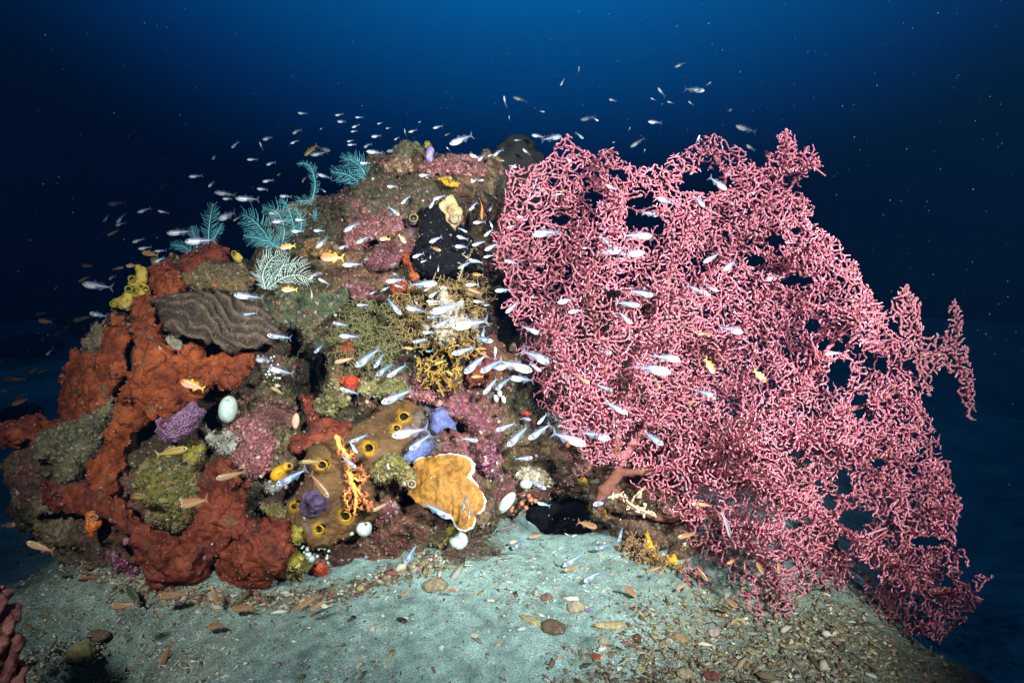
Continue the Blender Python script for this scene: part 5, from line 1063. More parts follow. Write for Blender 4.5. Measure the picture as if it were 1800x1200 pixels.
# ------------------------------------------------------------------ stones and rubble on the sand
def lieon(x, y): return np.array([x, y, gz(x, y)])
STN = [('stone', 'dark lumpy stone lying on the open sand, darkest of the loose stones', 'stone', 973, 1104, 23, 14, 25, (.13, .09, .06)),
       ('coral_rubble_stick', 'pale brown stick of dead coral lying level on the sand', 'coral rubble', 1072, 1099, 28, 7, -3, (.42, .34, .18)),
       ('coral_rubble_stick', 'long slanting tan stick of dead coral left of the dark lumpy stone', 'coral rubble', 932, 1090, 24, 5, 40, (.36, .29, .14)),
       ('stone', 'knobbly buff stone with a dark cleft, behind the dark lumpy stone', 'stone', 1013, 1068, 16, 11, 0, (.36, .30, .20)),
       ('stone', 'small brown stone on the sand nearest the hydroid-covered rock leg', 'stone', 960, 1050, 11, 6, 0, (.20, .11, .08)),
       ('stone', 'pale squarish stone above the small red stone', 'stone', 1063, 1128, 9, 11, 0, (.36, .33, .22)),
       ('stone', 'small red stone on the sand', 'stone', 1047, 1154, 11, 6, 0, (.26, .06, .04)),
       ('stone', 'dark brown stone at the edge of the rubble, right of the level coral stick', 'stone', 1120, 1122, 9, 8, 0, (.10, .05, .03)),
       ('stone', 'lumpy brown and orange stone in the right-hand rubble', 'stone', 1195, 1122, 15, 9, 10, (.28, .20, .10)),
       ('stone', 'mottled brown stone on the sand left of the cave, under the chartreuse crust', 'stone', 765, 1030, 22, 12, 0, (.30, .24, .14)),
       ('shell', 'small white shell on the open sand at the bottom', 'shell', 776, 1139, 5, 5, 0, (.7, .72, .7)),
       ('shell', 'small purple shell fragment beside the knobbly buff stone', 'shell', 1034, 1073, 6, 4, 0, (.22, .14, .30)),
       ('coral_rubble_stick', 'blackish forked scrap of coral on the pale sand in the middle', 'coral rubble', 706, 1090, 10, 4, 30, (.02, .02, .02)),
       ('stone', 'pale stone chip with a dark underside near the white shell', 'stone', 833, 1117, 9, 4, 0, (.50, .46, .36)),
       ('stone', 'brown lump of rubble in the lower left rubble field', 'stone', 170, 1118, 20, 10, 10, (.16, .10, .07)),
       ('stone', 'yellowish algae-covered stone at the lower left corner above the bottom edge', 'stone', 135, 1150, 22, 26, 0, (.26, .24, .09)),
       ('stone', 'round yellow-brown stone at the bottom edge of the left rubble', 'stone', 150, 1195, 30, 18, 0, (.24, .22, .10)),
       ('stone', 'pink-grey stone in the right rubble, near the foot of the pink fan', 'stone', 1255, 1112, 10, 8, 0, (.40, .30, .30)),
       ('stone', 'large buff stone at the bottom edge of the right rubble', 'stone', 1205, 1185, 16, 9, 0, (.36, .30, .18)),
       ('stone', 'dark red-brown stone in the rubble near the bottom edge', 'stone', 1250, 1188, 14, 8, 0, (.18, .06, .04))]
m_stone = mat('stone_skin', vcol=True, scale=90, rough=.9, bump=.9, bscale=160, var=.6, speck=[(120, .64, (.42, .38, .28)), (90, .66, (.06, .04, .03))])
for nm, lab, ct, px, py, rx, ry, rot, col in STN:
    c = ground(px, py + ry * .5); z = (c - CAM) @ FW; a, b = rx * z / F, ry * z / F; t = math.radians(-rot)
    R = np.array([[math.cos(t), math.sin(t), 0], [-math.sin(t), math.cos(t), 0], [0, 0, 1.]]); hgt = min(a, b) * .8
    V, Q, N = build([('e', c + [0, b * .5, hgt * .5], np.array([a, min(b * 1.3, a), hgt]), R, 1), ('e', c + [a * .35, b * .6, hgt * .4], np.array([a * .5, min(b * 1.2, a * .5), hgt * .9]), R, 1)], min(a, hgt) / 6, a * .2, band=((.8 / a, hgt * .35), (2 / a, hgt * .2)))
    tag(place(nm, V, Q, m_stone, np.tile(col, (len(V), 1))), lab, ct)

def bits(n, region, size, colf, tV, tF, name, lab, cat, flatn=.5, jit=.3, elong=(1, 3)):
    u = rng.uniform(region[0], region[1], n * 12); v = rng.uniform(region[2], region[3], n * 12)
    ok = rng.random(n * 12) < region[4](u, v); u = u[ok][:n]; v = v[ok][:n]; n = len(u); X_ = grounds(u, v)
    p = np.array(X_); s = size(n)
    sc = np.stack([s * rng.uniform(elong[0], elong[1], n), s * rng.uniform(.6, 1.3, n), s * flatn * rng.uniform(.6, 1.5, n)], 1)
    nr = np.tile([0, 0, 1.], (n, 1)) + .3 * rng.normal(size=(n, 3)); nr /= np.linalg.norm(nr, axis=1)[:, None]
    p = p + [0, 0, 1] * (sc[:, 2:] * .35)
    V, Fc, C = scatter(tV, tF, p, nr, sc, colf(n), jit); o = place(name, V, Fc, m_growth, C, smooth=False); tag(o, lab, cat, kind='stuff')
RC1 = np.array([(.40, .37, .27), (.28, .23, .13), (.55, .54, .46), (.16, .12, .07), (.32, .27, .12), (.24, .09, .07), (.09, .08, .05), (.32, .16, .20)])
def rcol(p): return lambda n: RC1[rng.choice(len(RC1), n, p=p)] * rng.uniform(.35, 1.05, (n, 1))
rb = lambda u, v: np.clip((u - 980 + (v - 1100) * 1.2 + 60 * pn2(u / 60, v / 30, 7)) / 260, 0, 1) ** 1.3 * np.clip((v - 1010) / 50, .05, 1) * np.clip((1700 - u) / 200, 0, 1)
bits(8500, (950, 1760, 1000, 1215, rb), lambda n: rng.gamma(1.5, .00095, n) + .0006, rcol([.16, .22, .08, .20, .15, .05, .13, .01]), iV, iF, 'coral_rubble', 'coarse brown and cream coral rubble in the lower right', 'coral rubble', .6, .4, (1, 3.6))
lb = lambda u, v: (.25 + .75 * np.clip((430 - u) / 120, 0, 1)) * np.clip((v - 960) / 30, 0, 1) * np.clip((720 - u) / 60, 0, 1)
bits(6500, (30, 720, 960, 1210, lb), lambda n: rng.gamma(1.6, .0007, n) + .0005, rcol([.28, .12, .40, .07, .08, .01, .03, .01]), iV, iF, 'shell_grit', 'fine shell grit and coral crumbs covering the lower left sand', 'grit', .5, .35, (1, 4))
mb = lambda u, v: .12 + .88 * np.exp(-((u - 950) / 160) ** 2 - ((v - 1035) / 45) ** 2) + .3 * (v < 1010)
bits(3800, (640, 1300, 905, 1210, mb), lambda n: rng.gamma(1.4, .0008, n) + .0004, rcol([.28, .12, .38, .07, .07, .02, .04, .02]), iV, iF, 'sand_grit', 'small pale and dark crumbs scattered over the central sand', 'grit', .5, .35, (1, 3.5))
BL = [(40, 985), (75, 965), (130, 1000), (200, 1038), (330, 1068), (440, 1080), (600, 1064), (720, 1022), (800, 992), (880, 925), (960, 900)]; BP = np.array(BL, float)
def nearb(u, v):
    y = np.interp(u, BP[:, 0], BP[:, 1]); return np.exp(-((v - y + 20) / 14) ** 2) * ((u > 30) & (u < 960))
bits(3200, (30, 960, 900, 1120, nearb), lambda n: rng.gamma(1.8, .0011, n) + .0007, lambda n: RC1[rng.choice(8, n, p=[.14, .16, .14, .16, .12, .12, .12, .04])] * rng.uniform(.35, 1.1, (n, 1)), iV, iF, 'reef_debris', 'broken shell and coral debris piled along the foot of the reef', 'debris', .7, .4, (1, 3))
n = 7000
u = rng.uniform(-150, 1950, n); v = rng.uniform(-50, 1250, n); dd = rng.uniform(.9, 4.2, n) ** 1.0
pp = np.array([P(a, b, c) for a, b, c in zip(u, v, dd)]); ok = (pp[:, 2] > G(pp[:, 0], pp[:, 1]) + .03) & ((dd < dmap(u, v, DM) - .05) | (u > 1450) | (v < 240)); ok &= ((u < 480) | (u > 1380) | (v < 260)) | (rng.random(n) < .12)
pp = pp[ok]; m = len(pp); s = rng.uniform(.00022, .0006, m)
Vv, Ff, Cc = scatter(iV, iF, pp, np.tile([0, 0, 1.], (m, 1)), np.stack([s, s, s * 1.6], 1), np.full((m, 3), .05) * rng.uniform(.2, 2.2, (m, 1)))
o = place('marine_snow', Vv, Ff, m_growth, Cc); tag(o, 'fine drifting specks suspended in the open water', 'particles', kind='stuff')

# ------------------------------------------------------------------ fish
def fishmat(name, alpha=True, rough=.35, spec=.6, metal=.0):
    m = mat(name, vcol=True, scale=14, rough=rough, spec=spec, bump=.12, bscale=60, var=.12, metal=metal, alpha=alpha); return m
m_silver = fishmat('silver_skin', True, .28, .8); m_skin = fishmat('fish_skin', False); m_fin = fishmat('fin_skin', True, .5, .3)
m_eye = mat('fish_eye', [(.004, .004, .006), (.01, .01, .012)], rough=.1, spec=.8, bump=0); m_iris = mat('fish_iris', [(.75, .72, .6), (.8, .8, .7)], rough=.3, bump=0)
def fish_body(H, W, colf, bend=0., nx_=15, na=12, belly=.12):
    X_ = np.array([.5, .492, .47, .43, .38, .32, .25, .17, .08, 0, -.08, -.16, -.24, -.31, -.36, -.385]); n = len(X_)
    hp = np.interp(X_, [-.385, -.3, -.1, .1, .25, .38, .46, .49, .5], [.24, .34, .66, .93, 1, .84, .52, .28, .05]) * H / 2
    wp = np.interp(X_, [-.385, -.3, -.1, .1, .25, .38, .46, .49, .5], [.12, .25, .6, .95, 1, .9, .6, .34, .05]) * W / 2
    an = np.arange(na) * 2 * math.pi / na; V = []; C = []; A = []
    for x, h, w_ in zip(X_, hp, wp):
        for a in an:
            z = math.sin(a) * h; z = z * (1 + belly) if z < 0 and -.1 < x < .4 else z
            V.append((x, math.cos(a) * w_ * (1 - .25 * abs(math.sin(a))), z)); c = colf(x, math.sin(a)); C.append(c[:3]); A.append(c[3])
    V = np.array(V); Q = [(i * na + j, (i + 1) * na + j, (i + 1) * na + (j + 1) % na, i * na + (j + 1) % na) for i in range(n - 1) for j in range(na)]
    V = np.vstack([V, [.502, 0, 0], [-.39, 0, 0]]); C += [C[0], C[-1]]; A += [A[0], A[-1]]
    T = [(len(V) - 2, j, (j + 1) % na) for j in range(na)] + [(len(V) - 1, (n - 1) * na + (j + 1) % na, (n - 1) * na + j) for j in range(na)]
    return V, [np.array(Q), np.array(T)], np.array(C), np.array(A)
def bendv(V, b): V = np.array(V, float); t = np.clip(.1 - V[:, 0], 0, 1); V[:, 1] += b * t * t * 1.6; V[:, 0] += abs(b) * t * t * .35; return V
def fin(poly, col, al, th=.004):
    """flat fin membrane with real thickness, poly (x,z)"""
    p = np.array(poly, float); n = len(p); c = p.mean(0); V = [(x, s * th * (.3), z) for s in (-1, 1) for x, z in p] + [(c[0], s * th, c[1]) for s in (-1, 1)]
    T = [(2 * n, (i + 1) % n, i) for i in range(n)] + [(2 * n + 1, n + i, n + (i + 1) % n) for i in range(n)]; Q = [(i, (i + 1) % n, n + (i + 1) % n, n + i) for i in range(n)]
    return np.array(V), [np.array(Q), np.array(T)], np.tile(col, (len(V), 1)), np.full(len(V), al)
def c_silver(x, s):
    if x > .30: c = (.50, .52, .55, 1) if s < .25 else (.30, .34, .44, 1)
    elif x > .02 and s < .10: c = (.55, .59, .64, 1)
    elif -.28 < x <= .02 and -.45 < s < .1: c = (.22, .40, .54, .75)
    elif s >= .10: c = (.20, .19, .28, .4) if x < 0 else (.24, .24, .33, .8)
    else: c = (.26, .24, .34, .32)
    return c
def c_blue(x, s):
    if x > .36: return (.50, .60, .68, 1)
    if s < .15 and x > .0: return (.48, .56, .66, 1) if math.sin(x * 90 + s * 9) > -.2 else (.12, .16, .30, 1)
    if -.1 < s < .4: return (.06, .42, .50, .95)
    return (.20, .19, .28, .55)
def c_tan(x, s):
    st = math.sin(s * 7.5) > .55
    if x > .36: return (.42, .30, .17, 1)
    b = (.22, .10, .04) if s > 0 else (.30, .17, .08); return ((.33, .24, .13) if st else b) + (1,)
def c_anth(x, s): return (.85, .28, .09, 1) if s > -.1 else (.88, .50, .40, 1)
def c_yel(x, s): return ((.34, .23, .05) if math.sin(s * 9) > -.1 else (.10, .08, .05)) + (1,)
def c_dark(x, s): return (.05, .07, .04, 1) if s > -.3 else (.10, .13, .08, 1)
def c_wr(x, s): return ((.02, .02, .02) if abs(s) < .3 else (.28, .24, .26)) + (1,)
KINDS = {'S': ('silver_cardinalfish', 'silver fish', .24, .13, c_silver, m_silver, (.18, .22, .34), .3), 'B': ('blue_striped_cardinalfish', 'blue-glinting fish', .23, .12, c_blue, m_silver, (.16, .20, .32), .3),
         'T': ('tan_cardinalfish', 'tan fish', .24, .12, c_tan, m_skin, (.34, .16, .10), .35), 'A': ('anthias', 'orange fish', .34, .15, c_anth, m_skin, (.80, .55, .06), .9),
         'Y': ('yellow_striped_fish', 'yellow striped fish', .24, .13, c_yel, m_skin, (.30, .22, .08), .6), 'D': ('dark_damselfish', 'dark fish', .40, .15, c_dark, m_skin, (.05, .06, .04), .9), 'W': ('striped_wrasse', 'slender striped fish', .17, .10, c_wr, m_skin, (.25, .22, .22), .7)}
TAIL = [(-.375, .03), (-.42, .06), (-.50, .135), (-.515, .12), (-.455, .0), (-.515, -.12), (-.50, -.135), (-.42, -.06), (-.375, -.03)]
MB = {}
for k, (nm, kd_, H, W, cf, mt, fc, fa) in KINDS.items():
    for bi, b in enumerate((0, .22, -.22)):
        V, Fl, C, A = fish_body(H, W, cf); pr = {}
        pr['body'] = (bendv(V, b), Fl, C, A, mt)
        zz = H / .27
        V2, F2, C2, A2 = fin([(x, z * (1.25 if k != 'W' else .6)) for x, z in TAIL], fc, fa); pr['tail_fin'] = (bendv(V2, b), F2, C2, A2, m_fin)
        V3, F3, C3, A3 = fin([(.16, .11 * zz), (.10, .21 * zz), (.04, .19 * zz), (-.02, .10 * zz), (-.10, .085 * zz), (-.13, .17 * zz), (-.24, .10 * zz), (-.27, .05 * zz), (0, .09 * zz)], fc, fa * .8); pr['dorsal_fin'] = (bendv(V3, b), F3, C3, A3, m_fin)
        V4, F4, C4, A4 = fin([(-.04, -.10 * zz), (-.08, -.19 * zz), (-.18, -.13 * zz), (-.26, -.055 * zz), (-.14, -.07 * zz)], fc, fa * .8); pr['anal_fin'] = (bendv(V4, b), F4, C4, A4, m_fin)
        er = .030; parts = []
        for s in (-1, 1):
            parts.append((i1V * [er, er * .5, er] + [.405, s * W * .37, H * .10], T if False else i1F, None))
        Ve, Fe, _ = merge(parts); pr['eye'] = (Ve, Fe, None, None, m_eye)
        for pn_, (a, f_, c_, al, mm_) in pr.items():
            me = mesh(nm + '_' + pn_, a, f_, c_, True, al); me.materials.append(mm_); MB[k, bi, pn_] = me
        ks = ('body', 'tail_fin', 'dorsal_fin', 'eye'); Vm, Fm, Cm = merge([(pr[q][0], pr[q][1], pr[q][2] if pr[q][2] is not None else np.array([.01, .01, .01])) for q in ks])
        Am = np.concatenate([pr[q][3] if pr[q][3] is not None else np.ones(len(pr[q][0])) for q in ks]); me = mesh(nm + '_small', Vm, Fm, np.clip(Cm * (1.7 if k in 'SB' else 1.2), 0, .95), True, Am); me.materials.append(mt if k in 'SB' else m_fin); MB[k, bi, 'small'] = me
# head x, head y, tail x, tail y, kind   (photo pixels)
RAW = """146 499 192 505 S;156 550 187 556 B;297 411 333 406 S;329 426 372 421 S;233 426 251 420 S;245 438 263 434 S;273 442 290 440 S;270 460 289 454 B;61 553 80 550 T;64 563 92 566 T;187 490 204 486 S;80 624 93 614 S;-5 634 16 635 S;54 655 65 646 T;412 557 448 550 B;416 519 456 523 S;0 687 22 681 S
141 466 164 468 T;214 469 202 474 T;137 495 155 487 T;131 564 157 556 T;119 574 98 588 T;68 599 83 592 T;96 510 101 501 T;12 650 36 644 T;41 649 57 644 T;65 655 82 650 T;9 665 40 667 T;190 414 206 405 T;225 468 237 466 A;252 444 274 448 A;25 700 48 692 T;319 670 355 683 A
20 711 50 701 T;331 788 278 799 Y;385 839 427 831 T;226 875 270 870 Y;310 891 367 876 T;31 920 0 925 T;45 954 92 967 T;192 1066 237 1062 T;276 1049 327 1043 T;385 1064 370 1028 T;405 1074 445 1064 T;359 1107 401 1091 T;285 1171 297 1132 T;217 1035 252 1057 D;100 1000 122 1012 D
460 244 481 243 S;459 252 460 262 S;511 253 523 247 S;512 233 529 230 S;525 200 538 199 S;590 204 602 200 S;595 216 607 212 S;619 225 631 219 S;625 207 637 206 S;617 232 627 230 S;562 227 568 225 S;537 275 556 254 Y;548 274 572 267 S;581 266 557 259 S;611 255 625 254 S;610 249 621 247 S;638 257 652 255 S;645 267 671 268 S;680 266 703 264 S;701 260 712 255 S;664 219 671 215 S;679 227 685 224 S;712 229 712 238 S;718 232 733 229 S;654 242 669 237 S;694 247 700 241 S;736 216 740 213 S;761 225 777 222 S;782 239 789 235 Y;791 254 829 237 S;785 259 790 264 S
467 289 483 286 S;461 319 480 317 S;451 331 470 334 S;491 344 511 346 S;534 322 534 311 T;560 307 581 313 S;572 337 565 333 S;634 288 649 286 S;472 375 490 376 S;480 391 504 387 S;519 386 537 387 S;514 407 532 406 S;553 406 568 405 S;486 308 494 306 T;505 361 516 360 T;605 407 630 391 S;625 427 650 416 S;595 436 612 432 S;554 435 579 417 S;492 435 517 432 A;561 450 600 454 A;667 420 684 420 A;713 427 702 414 A;603 466 634 464 S
737 309 755 307 S;748 310 754 315 S;761 350 781 345 S;755 366 765 350 B;702 379 684 364 B;704 357 721 346 B;682 329 696 327 S;832 320 838 314 S;850 315 840 319 S;826 371 836 356 B;832 392 852 390 S;860 372 866 360 S;866 400 861 390 S;851 415 865 404 S;821 407 807 402 B;804 416 820 420 S;755 426 775 417 S;775 441 756 434 T;799 432 821 435 S;830 431 852 425 B;852 440 875 428 S;847 387 848 352 A;850 452 866 449 S;805 471 827 461 B;825 457 847 461 B;725 452 744 446 S;740 461 750 457 B;757 455 757 445 B;771 478 770 464 S;830 482 848 484 Y;689 480 702 485 B;826 272 845 279 S;841 284 851 272 S;857 274 867 272 S;867 272 882 265 S;886 283 873 281 T
679 495 710 491 S;694 501 707 505 B;671 509 686 505 B;649 516 662 513 B;767 497 724 501 S;745 511 756 506 B;754 522 771 512 S;627 536 646 536 B;704 552 682 526 B;734 534 725 526 B;712 540 747 547 S;751 530 771 530 B;752 535 772 534 T;756 549 808 536 S;752 558 774 556 B;767 575 797 557 B;796 575 853 564 S;585 567 610 572 B;597 590 629 592 S;472 589 507 594 B;742 584 765 584 B;725 601 750 596 B;726 613 708 611 Y;749 617 762 617 B;795 622 834 611 B;551 620 570 605 B;446 632 480 633 S;473 647 512 657 S;589 637 620 629 T;624 644 665 615 B;657 646 675 622 B;659 660 690 640 B;682 662 711 642 B;764 640 782 634 Y;816 656 852 625 B;844 654 880 634 B;872 647 905 640 S;850 692 872 667 B;870 685 895 665 B;797 658 782 652 Y;829 662 848 662 Y;600 682 627 692 B;673 707 719 688 B;475 680 496 691 Y;497 509 520 509 A;546 525 550 509 A;541 491 557 480 B;561 490 577 499 B;819 501 840 500 S;822 507 846 516 T;832 529 850 531 S;850 536 862 536 B;830 548 839 550 Y;870 511 897 509 S;866 600 832 593 B;845 598 853 573 B;871 610 870 630 S
936 410 980 409 S;891 400 906 397 S;908 382 921 381 S;886 457 910 464 S;1146 415 1100 414 S;1090 441 1053 444 S;1131 445 1087 447 S;1076 432 1056 417 B;1025 436 1035 436 B;1156 347 1182 359 S;1275 335 1251 312 S;1236 365 1222 342 S;1160 377 1130 375 S;1058 362 1060 352 S;962 340 945 330 B;989 336 970 346 S;1005 287 996 277 B;1067 325 1082 334 S;1237 461 1262 447 S;1270 476 1297 456 S
1109 257 1130 245 S;935 236 955 242 S;987 237 955 247 S;1026 242 1012 235 B;1021 212 1045 204 S;1052 213 1042 207 S;1139 215 1162 215 S;919 264 931 270 S;904 246 915 247 B;1268 262 1270 252 S;1228 240 1224 252 S;908 293 896 292 S;1293 222 1327 231 S;1314 253 1324 266 S;1347 490 1377 487 S;1017 120 1017 130 S;985 150 992 139 B;886 170 889 188 S;902 171 926 178 S;957 197 948 195 B;895 205 895 212 S;1071 173 1082 179 S;1144 172 1152 177 S;1156 156 1169 168 S;1173 178 1183 182 S;1209 180 1219 183 S;1236 162 1206 154 B;1250 144 1241 151 S;1187 117 1204 111 S;1288 190 1278 198 S;1107 225 1105 230 S;1077 251 1081 249 S;1133 263 1132 269 S
889 550 909 532 S;936 524 937 514 B;980 532 1012 525 S;999 549 1022 545 S;1149 519 1110 512 B;1124 537 1086 532 B;1246 519 1210 502 S;1261 512 1240 500 S;1110 569 1089 550 B;949 586 920 575 S;970 638 922 618 S;935 652 880 635 S;885 648 862 646 S;896 664 935 668 S;951 652 932 640 B;1076 620 1052 617 B;1196 632 1152 626 S;1174 654 1119 644 S;1251 589 1220 586 T;1308 584 1265 576 S;1257 656 1240 632 A;1036 674 1014 659 T;1159 682 1150 665 T;1077 687 1050 677 B;1264 700 1226 686 S;1212 714 1220 699 T;994 667 994 652 B;1102 726 1065 707 S;1080 755 1079 729 B;1169 755 1157 740 T;1167 782 1132 760 B;1071 770 1025 760 S;1029 782 975 762 S;892 784 925 752 B;929 772 965 747 B;872 756 904 745 B;945 744 962 729 B;932 737 920 735 B;1452 622 1472 621 S;1345 671 1328 652 A
936 805 908 806 B;959 858 932 845 B;1042 885 1077 879 B;1050 929 1017 915 T;1087 951 1094 928 B;1047 966 1073 955 B;990 994 1022 976 B;992 1000 1016 997 T;1026 1020 1057 1005 B;900 966 921 947 B;930 945 952 939 T;962 959 961 947 T;875 935 910 921 W;897 952 908 952 A;1191 942 1222 940 T;1120 1049 1094 1026 T;1142 1004 1160 995 T;1160 1006 1170 999 T;1242 1019 1226 997 T;1189 1036 1207 1025 T;1299 1069 1271 1049 T;1245 1051 1245 1039 T;1228 885 1250 889 T;1215 884 1228 886 A;1286 946 1271 902 W;1279 991 1297 979 T;945 882 965 889 B;1284 1095 1300 1086 Y;1307 1000 1313 975 T;1343 1010 1327 983 T;1370 1008 1367 985 T
806 1036 782 1038 T;705 1049 721 1036 T;525 1067 562 1044 T;546 1072 571 1056 T;710 990 731 960 B;791 910 750 887 B;812 897 820 870 B;825 910 826 878 B;657 896 681 885 T;617 776 644 765 B;627 796 615 776 B;487 852 535 827 B;579 872 546 836 T;529 811 561 812 Y;625 822 602 802 B;691 765 747 755 S;720 790 755 765 B;840 775 813 770 B
190 359 217 356 S;180 389 195 376 B;204 392 219 377 S;202 396 220 392 S;243 374 262 366 S;279 371 294 374 S;335 312 352 308 S;380 339 410 342 S;391 349 409 350 S;417 350 451 349 S;435 281 451 280 S;409 261 417 249 B;377 282 377 271 S;370 330 373 319 S;379 383 419 376 S;410 388 420 382 T;158 310 172 302 D;278 331 290 322 D;229 217 241 214 D;374 224 376 232 D"""
# places in the picture, by what is there: phrase, test
Zn = [('in front of the plate coral', lambda x, y: 715 < x < 860 and 795 < y < 940), ('over the brown sponge with yellow mouths', lambda x, y: 500 < x < 760 and 725 < y < 960),
      ('low over the lower left sand', lambda x, y: x < 600 and y > 985), ('over the cup sponge', lambda x, y: 70 < x < 500 and 770 < y < 985), ('in the dark at the lower left edge', lambda x, y: x < 120 and y > 880),
      ('beside the lit sand patch at the left edge', lambda x, y: x < 140 and y > 585), ('over the gloomy slope left of the spotted ascidians', lambda x, y: x < 235 and y > 460),
      ('in dark water far left', lambda x, y: x < 300 and y < 420), ('above the spotted ascidians', lambda x, y: x < 300 and y <= 475), ('in front of the orange sponge', lambda x, y: x < 400 and y > 600),
      ('over the ridged coral', lambda x, y: x < 515 and y > 505 and y < 600), ('by the dark hollow', lambda x, y: x < 585 and y >= 600 and y < 730), ('around the upright hydroids on the left', lambda x, y: x < 425 and y > 320 and y < 450),
      ('in the water left of the reef top', lambda x, y: x < 460 and y < 345), ('among the widest teal hydroid', lambda x, y: x < 560 and 340 < y < 445), ('by the slim curled hydroid', lambda x, y: x < 600 and 280 < y <= 345),
      ('in the small shoal above the slim curled hydroid', lambda x, y: x < 600 and y <= 280), ('in the shoal above the tallest hydroid', lambda x, y: x < 675 and y <= 300), ('just above the reef top', lambda x, y: x < 800 and y < 285),
      ('on the reef top ledge', lambda x, y: 660 < x < 845 and 285 <= y < 345), ('over the rose slope crust', lambda x, y: x < 725 and y < 480), ('around the cream tube sponge', lambda x, y: 725 <= x < 845 and 340 < y < 425),
      ('over the black sponge', lambda x, y: 720 < x < 845 and 425 <= y < 485), ('against the dark wall beside the sea fan', lambda x, y: 845 <= x < 885 and 340 < y < 480), ('by the dark pinnacle', lambda x, y: 800 < x < 930 and 240 < y < 300),
      ('over the dark green sponge', lambda x, y: x < 600 and y < 600), ('over the crimson crust', lambda x, y: x < 715 and y < 530), ('over the olive hydroid tuft', lambda x, y: x < 700 and y < 620),
      ('above the olive shelf coral', lambda x, y: x < 715 and y < 720), ('in the upper mustard bush', lambda x, y: x < 790 and y < 545), ('around the pale knobby sponge', lambda x, y: x < 815 and y < 625), ('in the lower mustard coral', lambda x, y: x < 812 and y < 700),
      ('at the right of the mustard bush', lambda x, y: x < 868 and y < 560), ('in the dark gap beside the fan', lambda x, y: x < 884 and y < 635), ('in the bright shoal at the fan edge', lambda x, y: x < 955 and 625 < y < 700),
      ('high in the open water', lambda x, y: x >= 840 and y < 166), ('in open water above the fan centre', lambda x, y: x >= 1060 and y < 235), ('in open water above the fan left side', lambda x, y: x < 1060 and x > 840 and y < 262), ('just over the fan top', lambda x, y: x > 1060 and y < 275),
      ('at the upper left of the fan', lambda x, y: x < 1085 and y < 400), ('at the left rim of the fan', lambda x, y: x < 960 and y < 615), ('over the upper middle of the fan', lambda x, y: x < 1200 and y < 460), ('over the upper right of the fan', lambda x, y: x >= 1150 and y < 500),
      ('over the left middle of the fan', lambda x, y: x < 1060 and y < 600), ('over the middle of the fan', lambda x, y: x < 1180 and y < 600), ('over the right middle of the fan', lambda x, y: x > 1180 and y < 610), ('over the fan above the fork of its trunk', lambda x, y: 1000 < x < 1130 and y < 740),
      ('over the fan right of its trunk', lambda x, y: x >= 1130 and y < 800), ('at the trunk of the fan', lambda x, y: x > 960 and y < 800), ('over the maroon crust', lambda x, y: x < 880 and y < 800), ('over the right slope of the reef', lambda x, y: x < 1000 and y < 870),
      ('inside the little cave', lambda x, y: x < 1000 and 870 < y < 970), ('beside the rock leg', lambda x, y: x < 1110 and y > 870), ('on the sand by the rock leg', lambda x, y: x < 1210 and y > 870), ('low in the lower fan', lambda x, y: True)]
fishes = []
for t in RAW.replace('\n', ';').split(';'):
    a = t.split(); fishes.append((*map(float, a[:4]), a[4]))
FR = np.random.default_rng(77); ORD = ['first', 'second', 'third', 'fourth', 'fifth', 'sixth', 'seventh', 'eighth', 'ninth', 'tenth', 'eleventh', 'twelfth', 'thirteenth', 'fourteenth', 'fifteenth', 'sixteenth']
zone = [next(i for i, z in enumerate(Zn) if z[1](f[0], f[1])) for f in fishes]
rankd = {}
for i, f in enumerate(fishes):
    face = 'left' if f[0] <= f[2] else 'right'; rankd.setdefault((zone[i], f[4], face), []).append(i)
lab = {}
for (z, k, face), L in rankd.items():
    L.sort(key=lambda i: fishes[i][0]); word = KINDS[k][1]
    for n_, i in enumerate(L):
        f = fishes[i]; sl_ = math.degrees(math.atan2(f[1] - f[3], abs(f[0] - f[2]) + .01))
        if abs(f[0] - f[2]) < .35 * abs(f[1] - f[3]): dr = 'pointing ' + ('down' if f[1] > f[3] else 'up')
        else: dr = 'facing ' + face
        if len(L) == 1: lab[i] = f"{'only ' if dr.startswith('facing') else ''}{word} {dr} {Zn[z][0]}"
        else: lab[i] = f"{word} {dr}, {ORD[n_]} from left {Zn[z][0]}"
fr_ctr = 0; GRP = {'S': 'silver fish of the shoal', 'B': 'blue-glinting fish of the shoal', 'T': 'tan fish over reef and sand', 'A': 'orange fish', 'Y': 'yellow striped fish', 'D': 'dark fish in the distance', 'W': 'slender striped fish'}
FANP = np.array(FAN, float); bvh_o = []
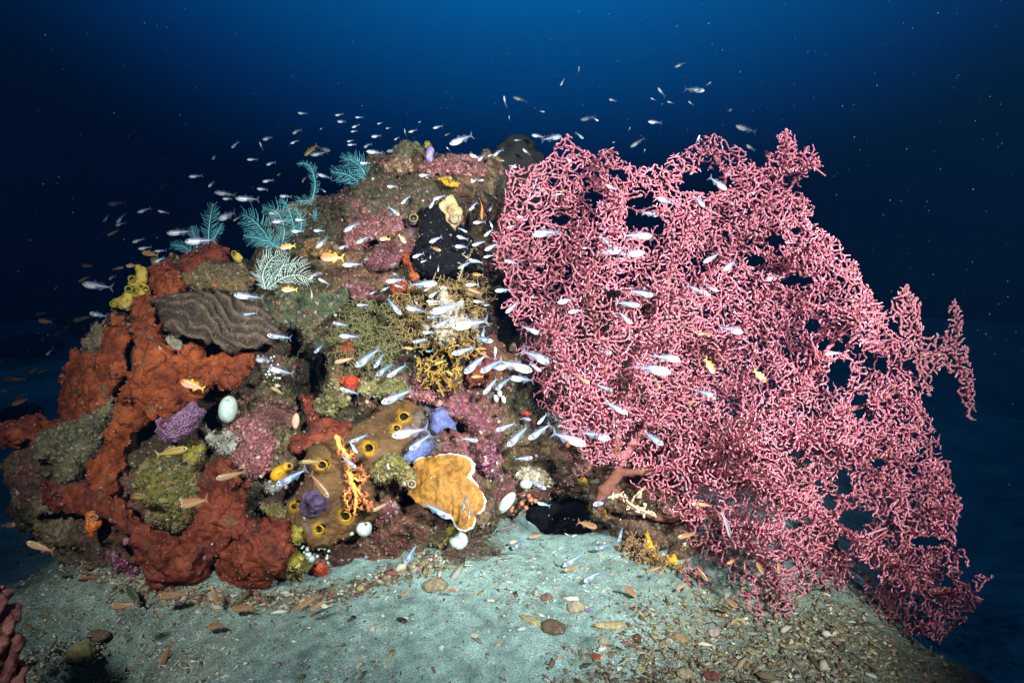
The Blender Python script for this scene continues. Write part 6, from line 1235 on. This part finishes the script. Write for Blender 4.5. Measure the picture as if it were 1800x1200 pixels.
def add_fish(hx, hy, tx, ty, k, label):
    dx, dy = hx - tx, hy - ty; Lp = math.hypot(dx, dy) * 1.02; cx, cy = (hx + tx) / 2 - dx * .04, (hy + ty) / 2 - dy * .04
    real = {'S': .080, 'B': .072, 'T': .064, 'A': .07, 'Y': .066, 'D': .06, 'W': .07}[k] * FR.uniform(.85, 1.15)
    d = real * F / Lp
    lim = 3.7 if Lp > 24 else 2.9
    for qx, qy in ((cx, cy), (hx, hy), (tx, ty)):
        if qx < 1320 and dmap(np.array([qx]), np.array([qy]), HIT.astype(float))[0] > .3: lim = min(lim, float(dmap(np.array([qx]), np.array([qy]))[0]) - .20)
    if polyd(np.array([cx]), np.array([cy]), FANP)[0] < 12: lim = min(lim, float(fand(cx, cy)[0]) - .14)
    g0 = ground(cx, max(cy, 520)) if cy > 520 else None
    if g0 is not None: lim = min(lim, float((g0 - CAM) @ FW) - .06)
    d = min(d, lim) if k != 'D' or cy > 900 else 4.5 * FR.uniform(.8, 1.1)
    if k == 'D' and cy < 900: pass
    d = max(d, .8)
    yaw = FR.uniform(-.5, .5) if Lp > 18 else FR.uniform(-.8, .8)
    if abs(dx) < 4 and Lp < 18: yaw = .9
    f2 = np.array([dx, -dy]) / math.hypot(dx, dy); fw = RT * f2[0] + UP * f2[1]
    size = Lp * d / F / max(.45, math.cos(yaw) * .92)
    X_ = fw * math.cos(yaw) - FW * math.sin(yaw) * (1 if yaw > 0 else 1); X_ /= np.linalg.norm(X_)
    up = UP + np.array([0, 0, .3]); Zv = up - X_ * (up @ X_)
    if np.linalg.norm(Zv) < .35: Zv = RT * (1 if FR.random() < .5 else -1) - X_ * ((RT @ X_))
    Zv /= np.linalg.norm(Zv); Y_ = np.cross(Zv, X_); M = Matrix([[*(X_[i] * size, Y_[i] * size, Zv[i] * size), 0] for i in range(3)] + [[0, 0, 0, 1]]); M.translation = Vector(P(cx, cy, d))
    b = int(FR.choice([0, 0, 1, 2])); nm = KINDS[k][0]
    if Lp < 24:
        o = obj(nm, MB[k, b, 'small']); o.matrix_world = M
    else:
        o = bpy.data.objects.new(nm, None); COL.objects.link(o); o.empty_display_size = .3; o.matrix_world = M
        for q in ('body', 'tail_fin', 'dorsal_fin', 'anal_fin', 'eye'): c = obj(q, MB[k, b, q], o)
    tag(o, label, 'fish', GRP[k])
for i, f in enumerate(fishes): add_fish(*f, lab[i])
print('fish', len(fishes), 'dup labels', len(fishes) - len(set(lab.values())), max(len(v) for v in rankd.values()), max(len(l.split()) for l in lab.values()))

# ------------------------------------------------------------------ the water itself, as one even volume
def haze():
    V = np.array([(x, y, z) for x in (-52, 52) for y in (-9, 62) for z in (-14, 2.2)], float)
    Q = np.array([(0, 1, 3, 2), (4, 6, 7, 5), (0, 4, 5, 1), (2, 3, 7, 6), (0, 2, 6, 4), (1, 5, 7, 3)])
    m = bpy.data.materials.new('sea_water'); m.use_nodes = True; n = m.node_tree; n.nodes.remove(n.nodes['Principled BSDF'])
    v = n.nodes.new('ShaderNodeVolumePrincipled'); v.inputs['Density'].default_value = .19
    v.inputs['Color'].default_value = (.0025, .018, .045, 1); v.inputs['Absorption Color'].default_value = (.34, .50, .55, 1)
    v.inputs['Anisotropy'].default_value = 0.3
    n.links.new(v.outputs[0], n.nodes['Material Output'].inputs['Volume'])
    o = obj('haze', mesh('haze', V, Q, smooth=False), None, m); tag(o, kind='stuff')
haze()
